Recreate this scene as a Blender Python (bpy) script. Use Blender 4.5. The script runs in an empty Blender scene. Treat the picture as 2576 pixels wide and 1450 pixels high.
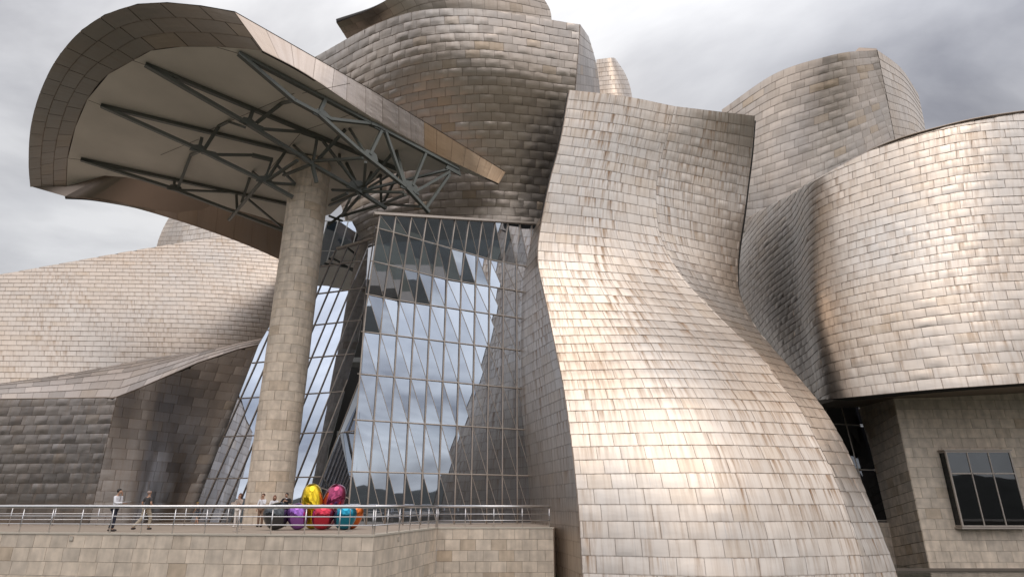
import bpy, math, random
import numpy as np
from mathutils import Vector, Matrix

random.seed(7); RNG = np.random.default_rng(7)
scene = bpy.context.scene
COL = scene.collection

# ------------------------------------------------------------------ camera
FPX, CX, CY = 1523.0, 1287.5, 725.0            # measured on a 2575 x 1450 view of the photograph
HORIZON = 1271.0
PITCH = math.atan((HORIZON - CY) / FPX)
CAMZ = 1.05
cam_d = bpy.data.cameras.new('camera'); cam = bpy.data.objects.new('camera', cam_d); COL.objects.link(cam)
cam.location = (0, 0, CAMZ); cam.rotation_euler = (math.pi / 2 + PITCH, 0, 0)
cam_d.sensor_width = 36; cam_d.lens = 36 * FPX / 2575; cam_d.clip_end = 3000; cam_d.clip_start = 0.1
scene.camera = cam

# ------------------------------------------------------------------ sky and sun
SUN_EL, SUN_AZ = math.radians(60), math.radians(172)   # azimuth clockwise from +Y (high behind the camera)
world = bpy.data.worlds.new('World'); scene.world = world; world.use_nodes = True
def build_world():
    nt = world.node_tree; nt.nodes.clear(); N = nt.nodes.new; L = nt.links.new
    out = N('ShaderNodeOutputWorld'); bg = N('ShaderNodeBackground')
    sky = N('ShaderNodeTexSky'); sky.sky_type = 'NISHITA'; sky.sun_disc = False
    sky.sun_elevation = SUN_EL; sky.sun_rotation = SUN_AZ; sky.air_density = 1.0; sky.dust_density = 2.0
    skym = N('ShaderNodeVectorMath'); skym.operation = 'SCALE'; skym.inputs['Scale'].default_value = 0.10
    L(sky.outputs[0], skym.inputs[0])
    tc = N('ShaderNodeTexCoord'); sep = N('ShaderNodeSeparateXYZ'); L(tc.outputs['Generated'], sep.inputs[0])
    def math_(op, a, b=None, v=None, clamp=False):
        m = N('ShaderNodeMath'); m.operation = op; m.use_clamp = clamp
        L(a, m.inputs[0])
        if b is not None: L(b, m.inputs[1])
        elif v is not None: m.inputs[1].default_value = v
        return m.outputs[0]
    den = math_('ADD', math_('MAXIMUM', sep.outputs['Z'], v=0.0), v=0.22)
    cmb = N('ShaderNodeCombineXYZ')
    L(math_('DIVIDE', sep.outputs['X'], den), cmb.inputs['X']); L(math_('DIVIDE', sep.outputs['Y'], den), cmb.inputs['Y'])
    mp = N('ShaderNodeMapping'); mp.inputs['Location'].default_value = (0.6, 2.2, 0.0); mp.inputs['Rotation'].default_value = (0, 0, 0.5)
    mp.inputs['Scale'].default_value = (0.8, 1.15, 1.0); L(cmb.outputs[0], mp.inputs[0])
    n1 = N('ShaderNodeTexNoise'); n1.inputs['Scale'].default_value = 0.95; n1.inputs['Detail'].default_value = 9
    n1.inputs['Roughness'].default_value = 0.52; n1.inputs['Distortion'].default_value = 0.5; L(mp.outputs[0], n1.inputs[0])
    ramp = N('ShaderNodeValToRGB'); e = ramp.color_ramp.elements
    e[0].position = 0.38; e[0].color = (0.25, 0.25, 0.275, 1); e[1].position = 0.60; e[1].color = (0.80, 0.80, 0.81, 1)
    m = e.new(0.49); m.color = (0.52, 0.52, 0.54, 1)
    L(n1.outputs['Fac'], ramp.inputs[0])
    # the cloud sheet is thicker in some places: a little blue comes through elsewhere
    n2 = N('ShaderNodeTexNoise'); n2.inputs['Scale'].default_value = 0.6; n2.inputs['Detail'].default_value = 5; L(mp.outputs[0], n2.inputs[0])
    cov = N('ShaderNodeMapRange'); cov.inputs['From Min'].default_value = 0.35; cov.inputs['From Max'].default_value = 0.55
    cov.inputs['To Min'].default_value = 0.80; cov.inputs['To Max'].default_value = 1.0; L(n2.outputs['Fac'], cov.inputs[0])
    mix = N('ShaderNodeMix'); mix.data_type = 'RGBA'
    L(cov.outputs[0], mix.inputs['Factor']); L(skym.outputs[0], mix.inputs[6]); L(ramp.outputs[0], mix.inputs[7])
    # overcast luminance: brighter towards the zenith and round the veiled sun
    nrm = N('ShaderNodeVectorMath'); nrm.operation = 'NORMALIZE'; L(tc.outputs['Generated'], nrm.inputs[0])
    dt = N('ShaderNodeVectorMath'); dt.operation = 'DOT_PRODUCT'; L(nrm.outputs[0], dt.inputs[0])
    dt.inputs[1].default_value = (math.sin(SUN_AZ) * math.cos(SUN_EL), math.cos(SUN_AZ) * math.cos(SUN_EL), math.sin(SUN_EL))
    glow = math_('MULTIPLY', math_('POWER', math_('MAXIMUM', dt.outputs['Value'], v=0.0), v=1.2), v=1.42)
    zen = math_('MULTIPLY', math_('MAXIMUM', sep.outputs['Z'], v=0.0), v=0.25)
    lum = math_('ADD', math_('ADD', glow, zen), v=0.66)
    scl = N('ShaderNodeVectorMath'); scl.operation = 'SCALE'; L(mix.outputs[2], scl.inputs[0]); L(lum, scl.inputs['Scale'])
    L(scl.outputs[0], bg.inputs['Color']); bg.inputs['Strength'].default_value = 1.0
    L(bg.outputs[0], out.inputs['Surface'])
build_world()
sun_d = bpy.data.lights.new('sun', 'SUN'); sun_d.energy = 0.8; sun_d.angle = math.radians(46); sun_d.color = (1.0, 0.93, 0.84)
sun = bpy.data.objects.new('sun', sun_d); COL.objects.link(sun)
sd = Vector((math.sin(SUN_AZ) * math.cos(SUN_EL), math.cos(SUN_AZ) * math.cos(SUN_EL), math.sin(SUN_EL)))
sun.rotation_euler = sd.to_track_quat('Z', 'Y').to_euler(); sun.location = (0, -20, 60)
vs = scene.view_settings; vs.view_transform = 'Standard'; vs.look = 'None'; vs.exposure = 0.46; vs.gamma = 1.0; vs.use_curve_mapping = False
scene.cycles.max_bounces = 8; scene.cycles.transparent_max_bounces = 12

# ------------------------------------------------------------------ pixel -> place
CP, SP = math.cos(PITCH), math.sin(PITCH)
CAMP = np.array([0, 0, CAMZ])
def ray(px, py):
    xc, yc = px - CX, CY - py
    return np.array([xc, FPX * CP - yc * SP, FPX * SP + yc * CP])
def Py(px, py, d):
    r = ray(px, py); return CAMP + r * (d / r[1])
def Pz(px, py, z):
    r = ray(px, py); return CAMP + r * ((z - CAMZ) / r[2])
def Ppl(px, py, p0, n):
    r = ray(px, py); return CAMP + r * (np.dot(np.asarray(p0) - CAMP, n) / np.dot(r, n))
def project(P):
    P = np.atleast_2d(P) - CAMP
    zc = P[:, 1] * CP + P[:, 2] * SP; yc = -P[:, 1] * SP + P[:, 2] * CP
    zc = np.where(zc < 0.1, 0.1, zc)
    return np.stack([CX + FPX * P[:, 0] / zc, CY - FPX * yc / zc], 1)

# ------------------------------------------------------------------ materials
def new_mat(name):
    m = bpy.data.materials.new(name); m.use_nodes = True; nt = m.node_tree; nt.nodes.clear()
    out = nt.nodes.new('ShaderNodeOutputMaterial'); b = nt.nodes.new('ShaderNodeBsdfPrincipled'); nt.links.new(b.outputs[0], out.inputs[0])
    return m, nt, b, out
def simple(name, col, rough=0.6, metal=0.0, noise=0.12, scale=3.0, bump=0.0, spec=0.5, coat=0.0):
    m, nt, b, out = new_mat(name); N = nt.nodes.new; L = nt.links.new
    tc = N('ShaderNodeTexCoord'); nz = N('ShaderNodeTexNoise'); nz.inputs['Scale'].default_value = scale; nz.inputs['Detail'].default_value = 6
    L(tc.outputs['Object'], nz.inputs[0])
    mx = N('ShaderNodeMix'); mx.data_type = 'RGBA'
    mx.inputs[6].default_value = (*[c * (1 - noise) for c in col], 1); mx.inputs[7].default_value = (*[min(1, c * (1 + noise)) for c in col], 1)
    L(nz.outputs['Fac'], mx.inputs['Factor']); L(mx.outputs[2], b.inputs['Base Color'])
    b.inputs['Roughness'].default_value = rough; b.inputs['Metallic'].default_value = metal
    b.inputs['Specular IOR Level'].default_value = spec; b.inputs['Coat Weight'].default_value = coat
    if bump:
        bp = N('ShaderNodeBump'); bp.inputs['Strength'].default_value = bump; bp.inputs['Distance'].default_value = 0.02
        L(nz.outputs['Fac'], bp.inputs['Height']); L(bp.outputs[0], b.inputs['Normal'])
    return m
def titanium(name, streak=0.5, base=(0.565, 0.515, 0.465), rough=0.42, wav=0.25, tonevar=0.09, warm=0.2):
    m, nt, b, out = new_mat(name); N = nt.nodes.new; L = nt.links.new
    uv = N('ShaderNodeUVMap'); uv.uv_map = 'UVMap'
    pv = N('ShaderNodeUVMap'); pv.uv_map = 'Panel'
    at = N('ShaderNodeAttribute'); at.attribute_name = 'tone'
    def mapping(src, sc, loc=(0, 0, 0)):
        mp = N('ShaderNodeMapping'); mp.inputs['Scale'].default_value = sc; mp.inputs['Location'].default_value = loc; L(src, mp.inputs[0]); return mp.outputs[0]
    def noise(src, scale, detail=4, rough_=0.5):
        n = N('ShaderNodeTexNoise'); n.inputs['Scale'].default_value = scale; n.inputs['Detail'].default_value = detail; n.inputs['Roughness'].default_value = rough_
        L(src, n.inputs[0]); return n.outputs['Fac']
    def mrange(src, a, b_, c, d):
        r = N('ShaderNodeMapRange'); r.inputs['From Min'].default_value = a; r.inputs['From Max'].default_value = b_
        r.inputs['To Min'].default_value = c; r.inputs['To Max'].default_value = d; L(src, r.inputs[0]); return r.outputs[0]
    def mth(op, a, b_):
        x = N('ShaderNodeMath'); x.operation = op
        for i, v in enumerate((a, b_)):
            if isinstance(v, (int, float)): x.inputs[i].default_value = v
            else: L(v, x.inputs[i])
        return x.outputs[0]
    def mix(f, a, b_, blend='MIX'):
        x = N('ShaderNodeMix'); x.data_type = 'RGBA'; x.blend_type = blend
        if isinstance(f, (int, float)): x.inputs['Factor'].default_value = f
        else: L(f, x.inputs['Factor'])
        for i, v in ((6, a), (7, b_)):
            if isinstance(v, tuple): x.inputs[i].default_value = (*v, 1)
            else: L(v, x.inputs[i])
        return x.outputs[2]
    big = noise(mapping(uv.outputs[0], (0.12, 0.12, 1)), 1.0, 4)
    c0 = mix(mrange(big, 0.35, 0.65, 0, 1), base, (base[0] * 1.06, base[1] * 0.98, base[2] * 0.9))
    # every sheet has its own anodised tone
    c1 = mix(1.0, c0, mix(at.outputs['Fac'], tuple([1 - tonevar] * 3), tuple([1 + tonevar * 0.35] * 3)), 'MULTIPLY')
    tt = mth('FRACT', mth('MULTIPLY', at.outputs['Fac'], 7.31), 0)
    c1 = mix(mrange(tt, 0.90, 0.97, 0, warm), c1, (0.46, 0.33, 0.20))
    # rain streaks down the slope, cut off at each sheet by its own shift
    shift = N('ShaderNodeCombineXYZ'); L(mth('MULTIPLY', at.outputs['Fac'], 13.0), shift.inputs['Y'])
    va = N('ShaderNodeVectorMath'); va.operation = 'ADD'; L(uv.outputs[0], va.inputs[0]); L(shift.outputs[0], va.inputs[1])
    s1 = noise(mapping(va.outputs[0], (3.6, 0.20, 1)), 1.0, 6, 0.66)
    s2 = noise(mapping(uv.outputs[0], (0.35, 0.08, 1), (4, 2, 0)), 1.0, 3)
    sp = N('ShaderNodeSeparateXYZ'); L(pv.outputs[0], sp.inputs[0])
    st = mth('MULTIPLY', mrange(s1, 0.47, 0.66, 0, 1), mrange(s2, 0.36, 0.60, 0.2, 1.0))
    fade = mrange(sp.outputs['Y'], 0.0, 1.0, 0.45, 1.1)
    st = mth('MULTIPLY', mth('MULTIPLY', st, fade), streak)
    c2 = mix(st, c1, (0.27, 0.16, 0.085))
    # grey-blue washed runs
    s3 = noise(mapping(va.outputs[0], (7.0, 0.25, 1), (9, 3, 0)), 1.0, 4, 0.6)
    c2 = mix(mth('MULTIPLY', mrange(s3, 0.60, 0.75, 0, 1), streak * 0.45), c2, (0.27, 0.28, 0.31))
    # dirt along the seams
    ex = mth('MINIMUM', sp.outputs['X'], mth('SUBTRACT', 1.0, sp.outputs['X']))
    ey = mth('MINIMUM', mth('MULTIPLY', sp.outputs['Y'], 0.6), mth('SUBTRACT', 1.0, sp.outputs['Y']))
    ed = mth('MULTIPLY', mrange(mth('MINIMUM', mth('MULTIPLY', ex, 1.6), ey), 0.0, 0.05, 1, 0), mrange(s1, 0.3, 0.6, 0.10, 0.5))
    c3 = mix(ed, c2, (0.22, 0.16, 0.12))
    L(c3, b.inputs['Base Color']); b.inputs['Metallic'].default_value = 1.0
    L(mth('ADD', mrange(s1, 0.3, 0.7, -0.05, 0.07), mth('ADD', rough, mth('MULTIPLY', st, 0.12))), b.inputs['Roughness'])
    wn = noise(mapping(va.outputs[0], (0.7, 2.0, 1)), 1.0, 2)
    bp = N('ShaderNodeBump'); bp.inputs['Strength'].default_value = wav; bp.inputs['Distance'].default_value = 0.03
    L(wn, bp.inputs['Height']); L(bp.outputs[0], b.inputs['Normal'])
    return m
def stone(name, base=(0.64, 0.54, 0.44), var=0.09, rough=0.85):
    m, nt, b, out = new_mat(name); N = nt.nodes.new; L = nt.links.new
    oi = N('ShaderNodeObjectInfo'); geo = N('ShaderNodeNewGeometry')
    rnd = N('ShaderNodeMath'); rnd.operation = 'MULTIPLY'; rnd.inputs[1].default_value = 37.0; L(oi.outputs['Random'], rnd.inputs[0])
    add = N('ShaderNodeVectorMath'); add.operation = 'ADD'; L(geo.outputs['Position'], add.inputs[0]); L(rnd.outputs[0], add.inputs[1])
    n1 = N('ShaderNodeTexNoise'); n1.inputs['Scale'].default_value = 2.2; n1.inputs['Detail'].default_value = 7; L(add.outputs[0], n1.inputs[0])
    mpv = N('ShaderNodeMapping'); mpv.inputs['Scale'].default_value = (3.5, 3.5, 0.25); L(geo.outputs['Position'], mpv.inputs[0])
    n2 = N('ShaderNodeTexNoise'); n2.inputs['Scale'].default_value = 1.0; n2.inputs['Detail'].default_value = 5; L(mpv.outputs[0], n2.inputs[0])
    a = N('ShaderNodeMix'); a.data_type = 'RGBA'; L(oi.outputs['Random'], a.inputs['Factor'])
    a.inputs[6].default_value = (*[c * (1 - var) for c in base], 1)
    a.inputs[7].default_value = (base[0] * (1 + var), base[1] * (1 + var * 0.8), base[2] * (1 + var * 0.55), 1)
    r2 = N('ShaderNodeMath'); r2.operation = 'FRACT'; r3 = N('ShaderNodeMath'); r3.operation = 'MULTIPLY'; r3.inputs[1].default_value = 9.7
    L(oi.outputs['Random'], r3.inputs[0]); L(r3.outputs[0], r2.inputs[0])
    rr = N('ShaderNodeMapRange'); rr.inputs['From Min'].default_value = 0.8; rr.inputs['To Max'].default_value = 0.55; L(r2.outputs[0], rr.inputs[0])
    a2 = N('ShaderNodeMix'); a2.data_type = 'RGBA'; L(rr.outputs[0], a2.inputs['Factor']); L(a.outputs[2], a2.inputs[6]); a2.inputs[7].default_value = (0.46, 0.33, 0.21, 1)
    g = N('ShaderNodeMapRange'); g.inputs['From Min'].default_value = 0.3; g.inputs['From Max'].default_value = 0.7; g.inputs['To Min'].default_value = 0.82; g.inputs['To Max'].default_value = 1.14; L(n1.outputs['Fac'], g.inputs[0])
    g2 = N('ShaderNodeMapRange'); g2.inputs['From Min'].default_value = 0.35; g2.inputs['From Max'].default_value = 0.6; g2.inputs['To Min'].default_value = 0.88; g2.inputs['To Max'].default_value = 1.03; L(n2.outputs['Fac'], g2.inputs[0])
    gm = N('ShaderNodeMath'); gm.operation = 'MULTIPLY'; L(g.outputs[0], gm.inputs[0]); L(g2.outputs[0], gm.inputs[1])
    sc = N('ShaderNodeVectorMath'); sc.operation = 'SCALE'; L(a2.outputs[2], sc.inputs[0]); L(gm.outputs[0], sc.inputs['Scale'])
    L(sc.outputs[0], b.inputs['Base Color']); b.inputs['Roughness'].default_value = rough; b.inputs['Specular IOR Level'].default_value = 0.3
    n3 = N('ShaderNodeTexNoise'); n3.inputs['Scale'].default_value = 22; n3.inputs['Detail'].default_value = 4; L(add.outputs[0], n3.inputs[0])
    bp = N('ShaderNodeBump'); bp.inputs['Strength'].default_value = 0.35; bp.inputs['Distance'].default_value = 0.01; L(n3.outputs['Fac'], bp.inputs['Height']); L(bp.outputs[0], b.inputs['Normal'])
    return m
def glass(name, tint=(0.68, 0.74, 0.84), refl=0.50, trans=(0.30, 0.34, 0.36)):
    m, nt, b, out = new_mat(name); N = nt.nodes.new; L = nt.links.new
    gl = N('ShaderNodeBsdfGlossy'); gl.inputs['Color'].default_value = (*tint, 1); gl.inputs['Roughness'].default_value = 0.015
    tr = N('ShaderNodeBsdfTransparent'); tr.inputs['Color'].default_value = (*trans, 1)
    lw = N('ShaderNodeLayerWeight'); lw.inputs['Blend'].default_value = 0.4
    mr = N('ShaderNodeMapRange'); mr.inputs['To Min'].default_value = refl; mr.inputs['To Max'].default_value = 0.95; L(lw.outputs['Fresnel'], mr.inputs[0])
    nz = N('ShaderNodeTexNoise'); nz.inputs['Scale'].default_value = 0.35; geo = N('ShaderNodeNewGeometry'); L(geo.outputs['Position'], nz.inputs[0])
    bp = N('ShaderNodeBump'); bp.inputs['Strength'].default_value = 0.06; bp.inputs['Distance'].default_value = 0.05; L(nz.outputs['Fac'], bp.inputs['Height']); L(bp.outputs[0], gl.inputs['Normal'])
    mx = N('ShaderNodeMixShader'); L(mr.outputs[0], mx.inputs[0]); L(tr.outputs[0], mx.inputs[1]); L(gl.outputs[0], mx.inputs[2]); L(mx.outputs[0], out.inputs[0])
    nt.nodes.remove(b)
    return m
M = {}
M['ti_sail'] = titanium('titanium_streaked', streak=1.0, wav=0.30)
M['ti_tower'] = titanium('titanium_dimpled', streak=0.18, wav=0.55, tonevar=0.24, warm=0.45, base=(0.48, 0.435, 0.395), rough=0.36)
M['ti_wing'] = titanium('titanium_wing', streak=0.55, wav=0.5, rough=0.42)
M['ti_left'] = titanium('titanium_pale', streak=0.6, wav=0.35, base=(0.54, 0.485, 0.435))
M['ti_low'] = titanium('titanium_dark', streak=0.45, wav=0.5, tonevar=0.3, base=(0.37, 0.33, 0.30), rough=0.31)  # base darker than the roof sheets of the same block
M['ti_roof'] = titanium('titanium_roof', streak=0.15, wav=0.2, tonevar=0.42, base=(0.58, 0.52, 0.48), rough=0.36)
M['ti_canopy'] = titanium('titanium_canopy', streak=0.15, wav=0.35, base=(0.34, 0.29, 0.25), rough=0.45)
M['ti_fascia'] = titanium('titanium_fascia', streak=0.25, wav=0.8, base=(0.52, 0.46, 0.42), rough=0.28)
M['ti_bronze'] = titanium('titanium_bronzed', streak=0.3, wav=0.5, base=(0.44, 0.32, 0.215), rough=0.35)
M['shell'] = simple('dark_underlay', (0.035, 0.03, 0.027), 0.9)
M['stone'] = stone('limestone')
M['stone_col'] = stone('limestone_column', base=(0.68, 0.575, 0.465), var=0.06)
M['mortar'] = simple('mortar', (0.16, 0.13, 0.105), 0.95)
M['cap'] = simple('stone_cap', (0.52, 0.46, 0.38), 0.8, noise=0.1, scale=2)
M['floor'] = simple('terrace_paving', (0.36, 0.29, 0.23), 0.8, noise=0.15, scale=0.7, bump=0.1)
M['soffit'] = simple('soffit_plaster', (0.66, 0.61, 0.535), 0.9, noise=0.2, scale=0.35, bump=0.2)
M['steel_green'] = simple('painted_steel', (0.10, 0.105, 0.09), 0.45, noise=0.12, scale=1.2)
M['rail'] = simple('brushed_steel', (0.62, 0.60, 0.60), 0.30, metal=1.0, noise=0.08, scale=6)
M['mullion'] = simple('mullion_steel', (0.42, 0.36, 0.31), 0.5, metal=0.3, noise=0.15, scale=3)
M['glass'] = glass('facade_glass')
M['glass_dark'] = glass('dark_glass', tint=(0.40, 0.42, 0.45), refl=0.12, trans=(0.10, 0.10, 0.11))
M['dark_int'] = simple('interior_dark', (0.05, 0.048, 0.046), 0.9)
M['int_white'] = simple('interior_white_steel', (0.6, 0.6, 0.58), 0.6)
M['water'] = None

# ------------------------------------------------------------------ objects
def link(o, parent=None):
    COL.objects.link(o)
    if parent is not None: o.parent = parent
    return o
def mesh_obj(name, V, F, mat, parent=None, smooth=False):
    me = bpy.data.meshes.new(name); me.from_pydata([tuple(map(float, v)) for v in V], [], [tuple(f) for f in F])
    if mat is not None: me.materials.append(mat)
    if smooth: me.polygons.foreach_set('use_smooth', [True] * len(me.polygons))
    me.update(); o = bpy.data.objects.new(name, me)
    return link(o, parent)
def tag(o, label=None, cat=None, group=None, kind=None):
    if label: o['label'] = label
    if cat: o['category'] = cat
    if group: o['group'] = group
    if kind: o['kind'] = kind
    return o
def thing(name, label, cat, loc=(0, 0, 0), rz=0, group=None):
    o = bpy.data.objects.new(name, None); o.empty_display_size = 0.3; o.location = loc; o.rotation_euler = (0, 0, rz); COL.objects.link(o)
    return tag(o, label, cat, group)
def keep(o, parent):
    """parent o (built in world coordinates) under parent without moving it"""
    o.parent = parent
    mw = Matrix.Translation(parent.location) @ parent.rotation_euler.to_matrix().to_4x4() if parent.parent is None else MW[parent]
    o.matrix_parent_inverse = mw.inverted(); MW[o] = Matrix.Identity(4)
    return o
MW = {}
class Geo:
    def __init__(s): s.V = []; s.F = []
    def add(s, V, F):
        n = len(s.V); s.V += [tuple(map(float, v)) for v in V]; s.F += [tuple(i + n for i in f) for f in F]
    def hexa(s, P):     # P: 4 bottom + 4 top, same order
        s.add(P, [(3, 2, 1, 0), (4, 5, 6, 7), (0, 1, 5, 4), (1, 2, 6, 5), (2, 3, 7, 6), (3, 0, 4, 7)])
    def box(s, c, d):
        x, y, z = c; a, b, h = d[0] / 2, d[1] / 2, d[2] / 2
        s.hexa([(x - a, y - b, z - h), (x + a, y - b, z - h), (x + a, y + b, z - h), (x - a, y + b, z - h), (x - a, y - b, z + h), (x + a, y - b, z + h), (x + a, y + b, z + h), (x - a, y + b, z + h)])
    def bar(s, a, b, w, h=None, up=(0, 0, 1)):
        a = np.array(a, float); b = np.array(b, float); h = h or w; d = b - a; d /= np.linalg.norm(d) + 1e-9
        u = np.array(up, float); sx = np.cross(d, u)
        if np.linalg.norm(sx) < 1e-4: sx = np.cross(d, (1, 0, 0))
        sx /= np.linalg.norm(sx); uz = np.cross(sx, d)
        q = [(-w / 2, -h / 2), (w / 2, -h / 2), (w / 2, h / 2), (-w / 2, h / 2)]
        s.hexa([a + sx * i + uz * j for i, j in q] + [b + sx * i + uz * j for i, j in q])
    def tube(s, pts, r, n=8, cap=True):
        pts = [np.array(p, float) for p in pts]; rr = r if hasattr(r, '__len__') else [r] * len(pts); V = []; F = []
        ref = None
        for i, p in enumerate(pts):
            d = pts[min(i + 1, len(pts) - 1)] - pts[max(i - 1, 0)]; d = d / (np.linalg.norm(d) + 1e-9)
            if ref is None: ref = np.array((0, 0, 1.0)) if abs(d[2]) < 0.9 else np.array((1.0, 0, 0))
            a = np.cross(d, ref); a /= np.linalg.norm(a) + 1e-9; b = np.cross(a, d)
            V += [p + rr[i] * (math.cos(t) * a + math.sin(t) * b) for t in [2 * math.pi * k / n for k in range(n)]]
        for i in range(len(pts) - 1):
            for k in range(n):
                F.append((i * n + k, i * n + (k + 1) % n, (i + 1) * n + (k + 1) % n, (i + 1) * n + k))
        if cap: F.append(tuple(range(n))[::-1]); F.append(tuple(range((len(pts) - 1) * n, len(pts) * n)))
        s.add(V, F)
    def lathe(s, prof, n=16, c=(0, 0, 0)):
        V = []; F = []
        for r, z in prof: V += [(c[0] + r * math.cos(2 * math.pi * k / n), c[1] + r * math.sin(2 * math.pi * k / n), c[2] + z) for k in range(n)]
        for i in range(len(prof) - 1):
            for k in range(n): F.append((i * n + k, i * n + (k + 1) % n, (i + 1) * n + (k + 1) % n, (i + 1) * n + k))
        F.append(tuple(range(n))[::-1]); F.append(tuple(range((len(prof) - 1) * n, len(prof) * n)))
        s.add(V, F)
    def prism(s, poly, n, t):      # polygon thickened along n by t
        poly = [np.array(p, float) for p in poly]; n = np.array(n, float); k = len(poly)
        s.add(poly + [p + n * t for p in poly], [tuple(range(k))[::-1], tuple(range(k, 2 * k))] + [(i, (i + 1) % k, k + (i + 1) % k, k + i) for i in range(k)])
    def obj(s, name, mat, parent=None, smooth=False): return mesh_obj(name, s.V, s.F, mat, parent, smooth)
    def fixed(s, name, mat, parent, smooth=False):
        return keep(mesh_obj(name, s.V, s.F, mat, None, smooth), parent)

# ------------------------------------------------------------------ curved surfaces
def catmull(P, T, ts):
    P = np.asarray(P, float); T = np.asarray(T, float); n = len(P)
    if n == 2:
        w = ((ts - T[0]) / (T[1] - T[0]))[:, None]; return P[0] * (1 - w) + P[1] * w
    m = np.zeros_like(P)
    for i in range(n):
        if i == 0: m[i] = (P[1] - P[0]) / (T[1] - T[0])
        elif i == n - 1: m[i] = (P[-1] - P[-2]) / (T[-1] - T[-2])
        else: m[i] = ((P[i + 1] - P[i]) / (T[i + 1] - T[i]) * (T[i] - T[i - 1]) + (P[i] - P[i - 1]) / (T[i] - T[i - 1]) * (T[i + 1] - T[i])) / (T[i + 1] - T[i - 1])
    k = np.clip(np.searchsorted(T, ts) - 1, 0, n - 2); h = T[k + 1] - T[k]; x = (ts - T[k]) / h
    lo, hi = x < 0, x > 1
    xx = np.clip(x, 0, 1); h00 = 2 * xx**3 - 3 * xx**2 + 1; h10 = xx**3 - 2 * xx**2 + xx; h01 = -2 * xx**3 + 3 * xx**2; h11 = xx**3 - xx**2
    R = h00[:, None] * P[k] + (h10 * h)[:, None] * m[k] + h01[:, None] * P[k + 1] + (h11 * h)[:, None] * m[k + 1]
    R[lo] += (m[0] * (ts[lo] - T[0])[:, None]); R[hi] += (m[-1] * (ts[hi] - T[-1])[:, None])
    return R
class Surf:
    """skin through upright curves (bottom -> top). level=True: courses run level (parameter is height)"""
    def __init__(s, curves, level=True, zlo=None, zhi=None, nu=120, nv=160):
        curves = [np.array(c, float) for c in curves]; K = len(curves)
        if level:
            curves = [c[np.argsort(c[:, 2])] for c in curves]
            bot = np.array([c[0, 2] for c in curves]); top = np.array([c[-1, 2] for c in curves])
            zlo = bot.min() if zlo is None else zlo; zhi = top.max() if zhi is None else zhi
            ts = np.linspace(zlo, zhi, nv)
            D = np.array([catmull(c, c[:, 2], ts) for c in curves])
            s.v_lo = (bot - zlo) / (zhi - zlo); s.v_hi = (top - zlo) / (zhi - zlo)
        else:
            if sum(c[0, 2] - c[-1, 2] for c in curves) > 0: curves = [c[::-1] for c in curves]
            D = []
            for c in curves:
                a = np.concatenate([[0], np.cumsum(np.linalg.norm(np.diff(c, axis=0), axis=1))]); D.append(catmull(c, a / a[-1], np.linspace(0, 1, nv)))
            D = np.array(D); s.v_lo = np.zeros(K); s.v_hi = np.ones(K)
        mid = D[:, nv // 2]; kn = np.concatenate([[0], np.cumsum(np.linalg.norm(np.diff(mid, axis=0), axis=1))]); kn /= kn[-1]
        us = np.linspace(0, 1, nu); G = catmull(D.reshape(K, -1), kn, us).reshape(nu, nv, 3)
        s.lo = np.clip(catmull(s.v_lo[:, None], kn, us)[:, 0], 0, 1); s.hi = np.clip(catmull(s.v_hi[:, None], kn, us)[:, 0], 0, 1)
        s.G = G; s.nu, s.nv = nu, nv
        du = np.gradient(G, axis=0); dv = np.gradient(G, axis=1); n = np.cross(du, dv); n /= np.linalg.norm(n, axis=2, keepdims=True) + 1e-12
        s.N = n
        c = n[nu // 2, nv // 2]
        if np.dot(c, CAMP - G[nu // 2, nv // 2]) < 0: s.N = -n; s.flip = True
        else: s.flip = False
    def _bl(s, A, u, v):
        x = np.clip(u, 0, 1) * (s.nu - 1); y = np.clip(v, 0, 1) * (s.nv - 1)
        i = np.clip(x.astype(int), 0, s.nu - 2); j = np.clip(y.astype(int), 0, s.nv - 2); fx = (x - i)[:, None]; fy = (y - j)[:, None]
        return A[i, j] * (1 - fx) * (1 - fy) + A[i + 1, j] * fx * (1 - fy) + A[i, j + 1] * (1 - fx) * fy + A[i + 1, j + 1] * fx * fy
    def P(s, u, v): return s._bl(s.G, np.asarray(u, float), np.asarray(v, float))
    def Nn(s, u, v): return s._bl(s.N, np.asarray(u, float), np.asarray(v, float))
    def lim(s, u):
        x = np.clip(u, 0, 1) * (s.nu - 1); return np.interp(x, np.arange(s.nu), s.lo), np.interp(x, np.arange(s.nu), s.hi)

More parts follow.
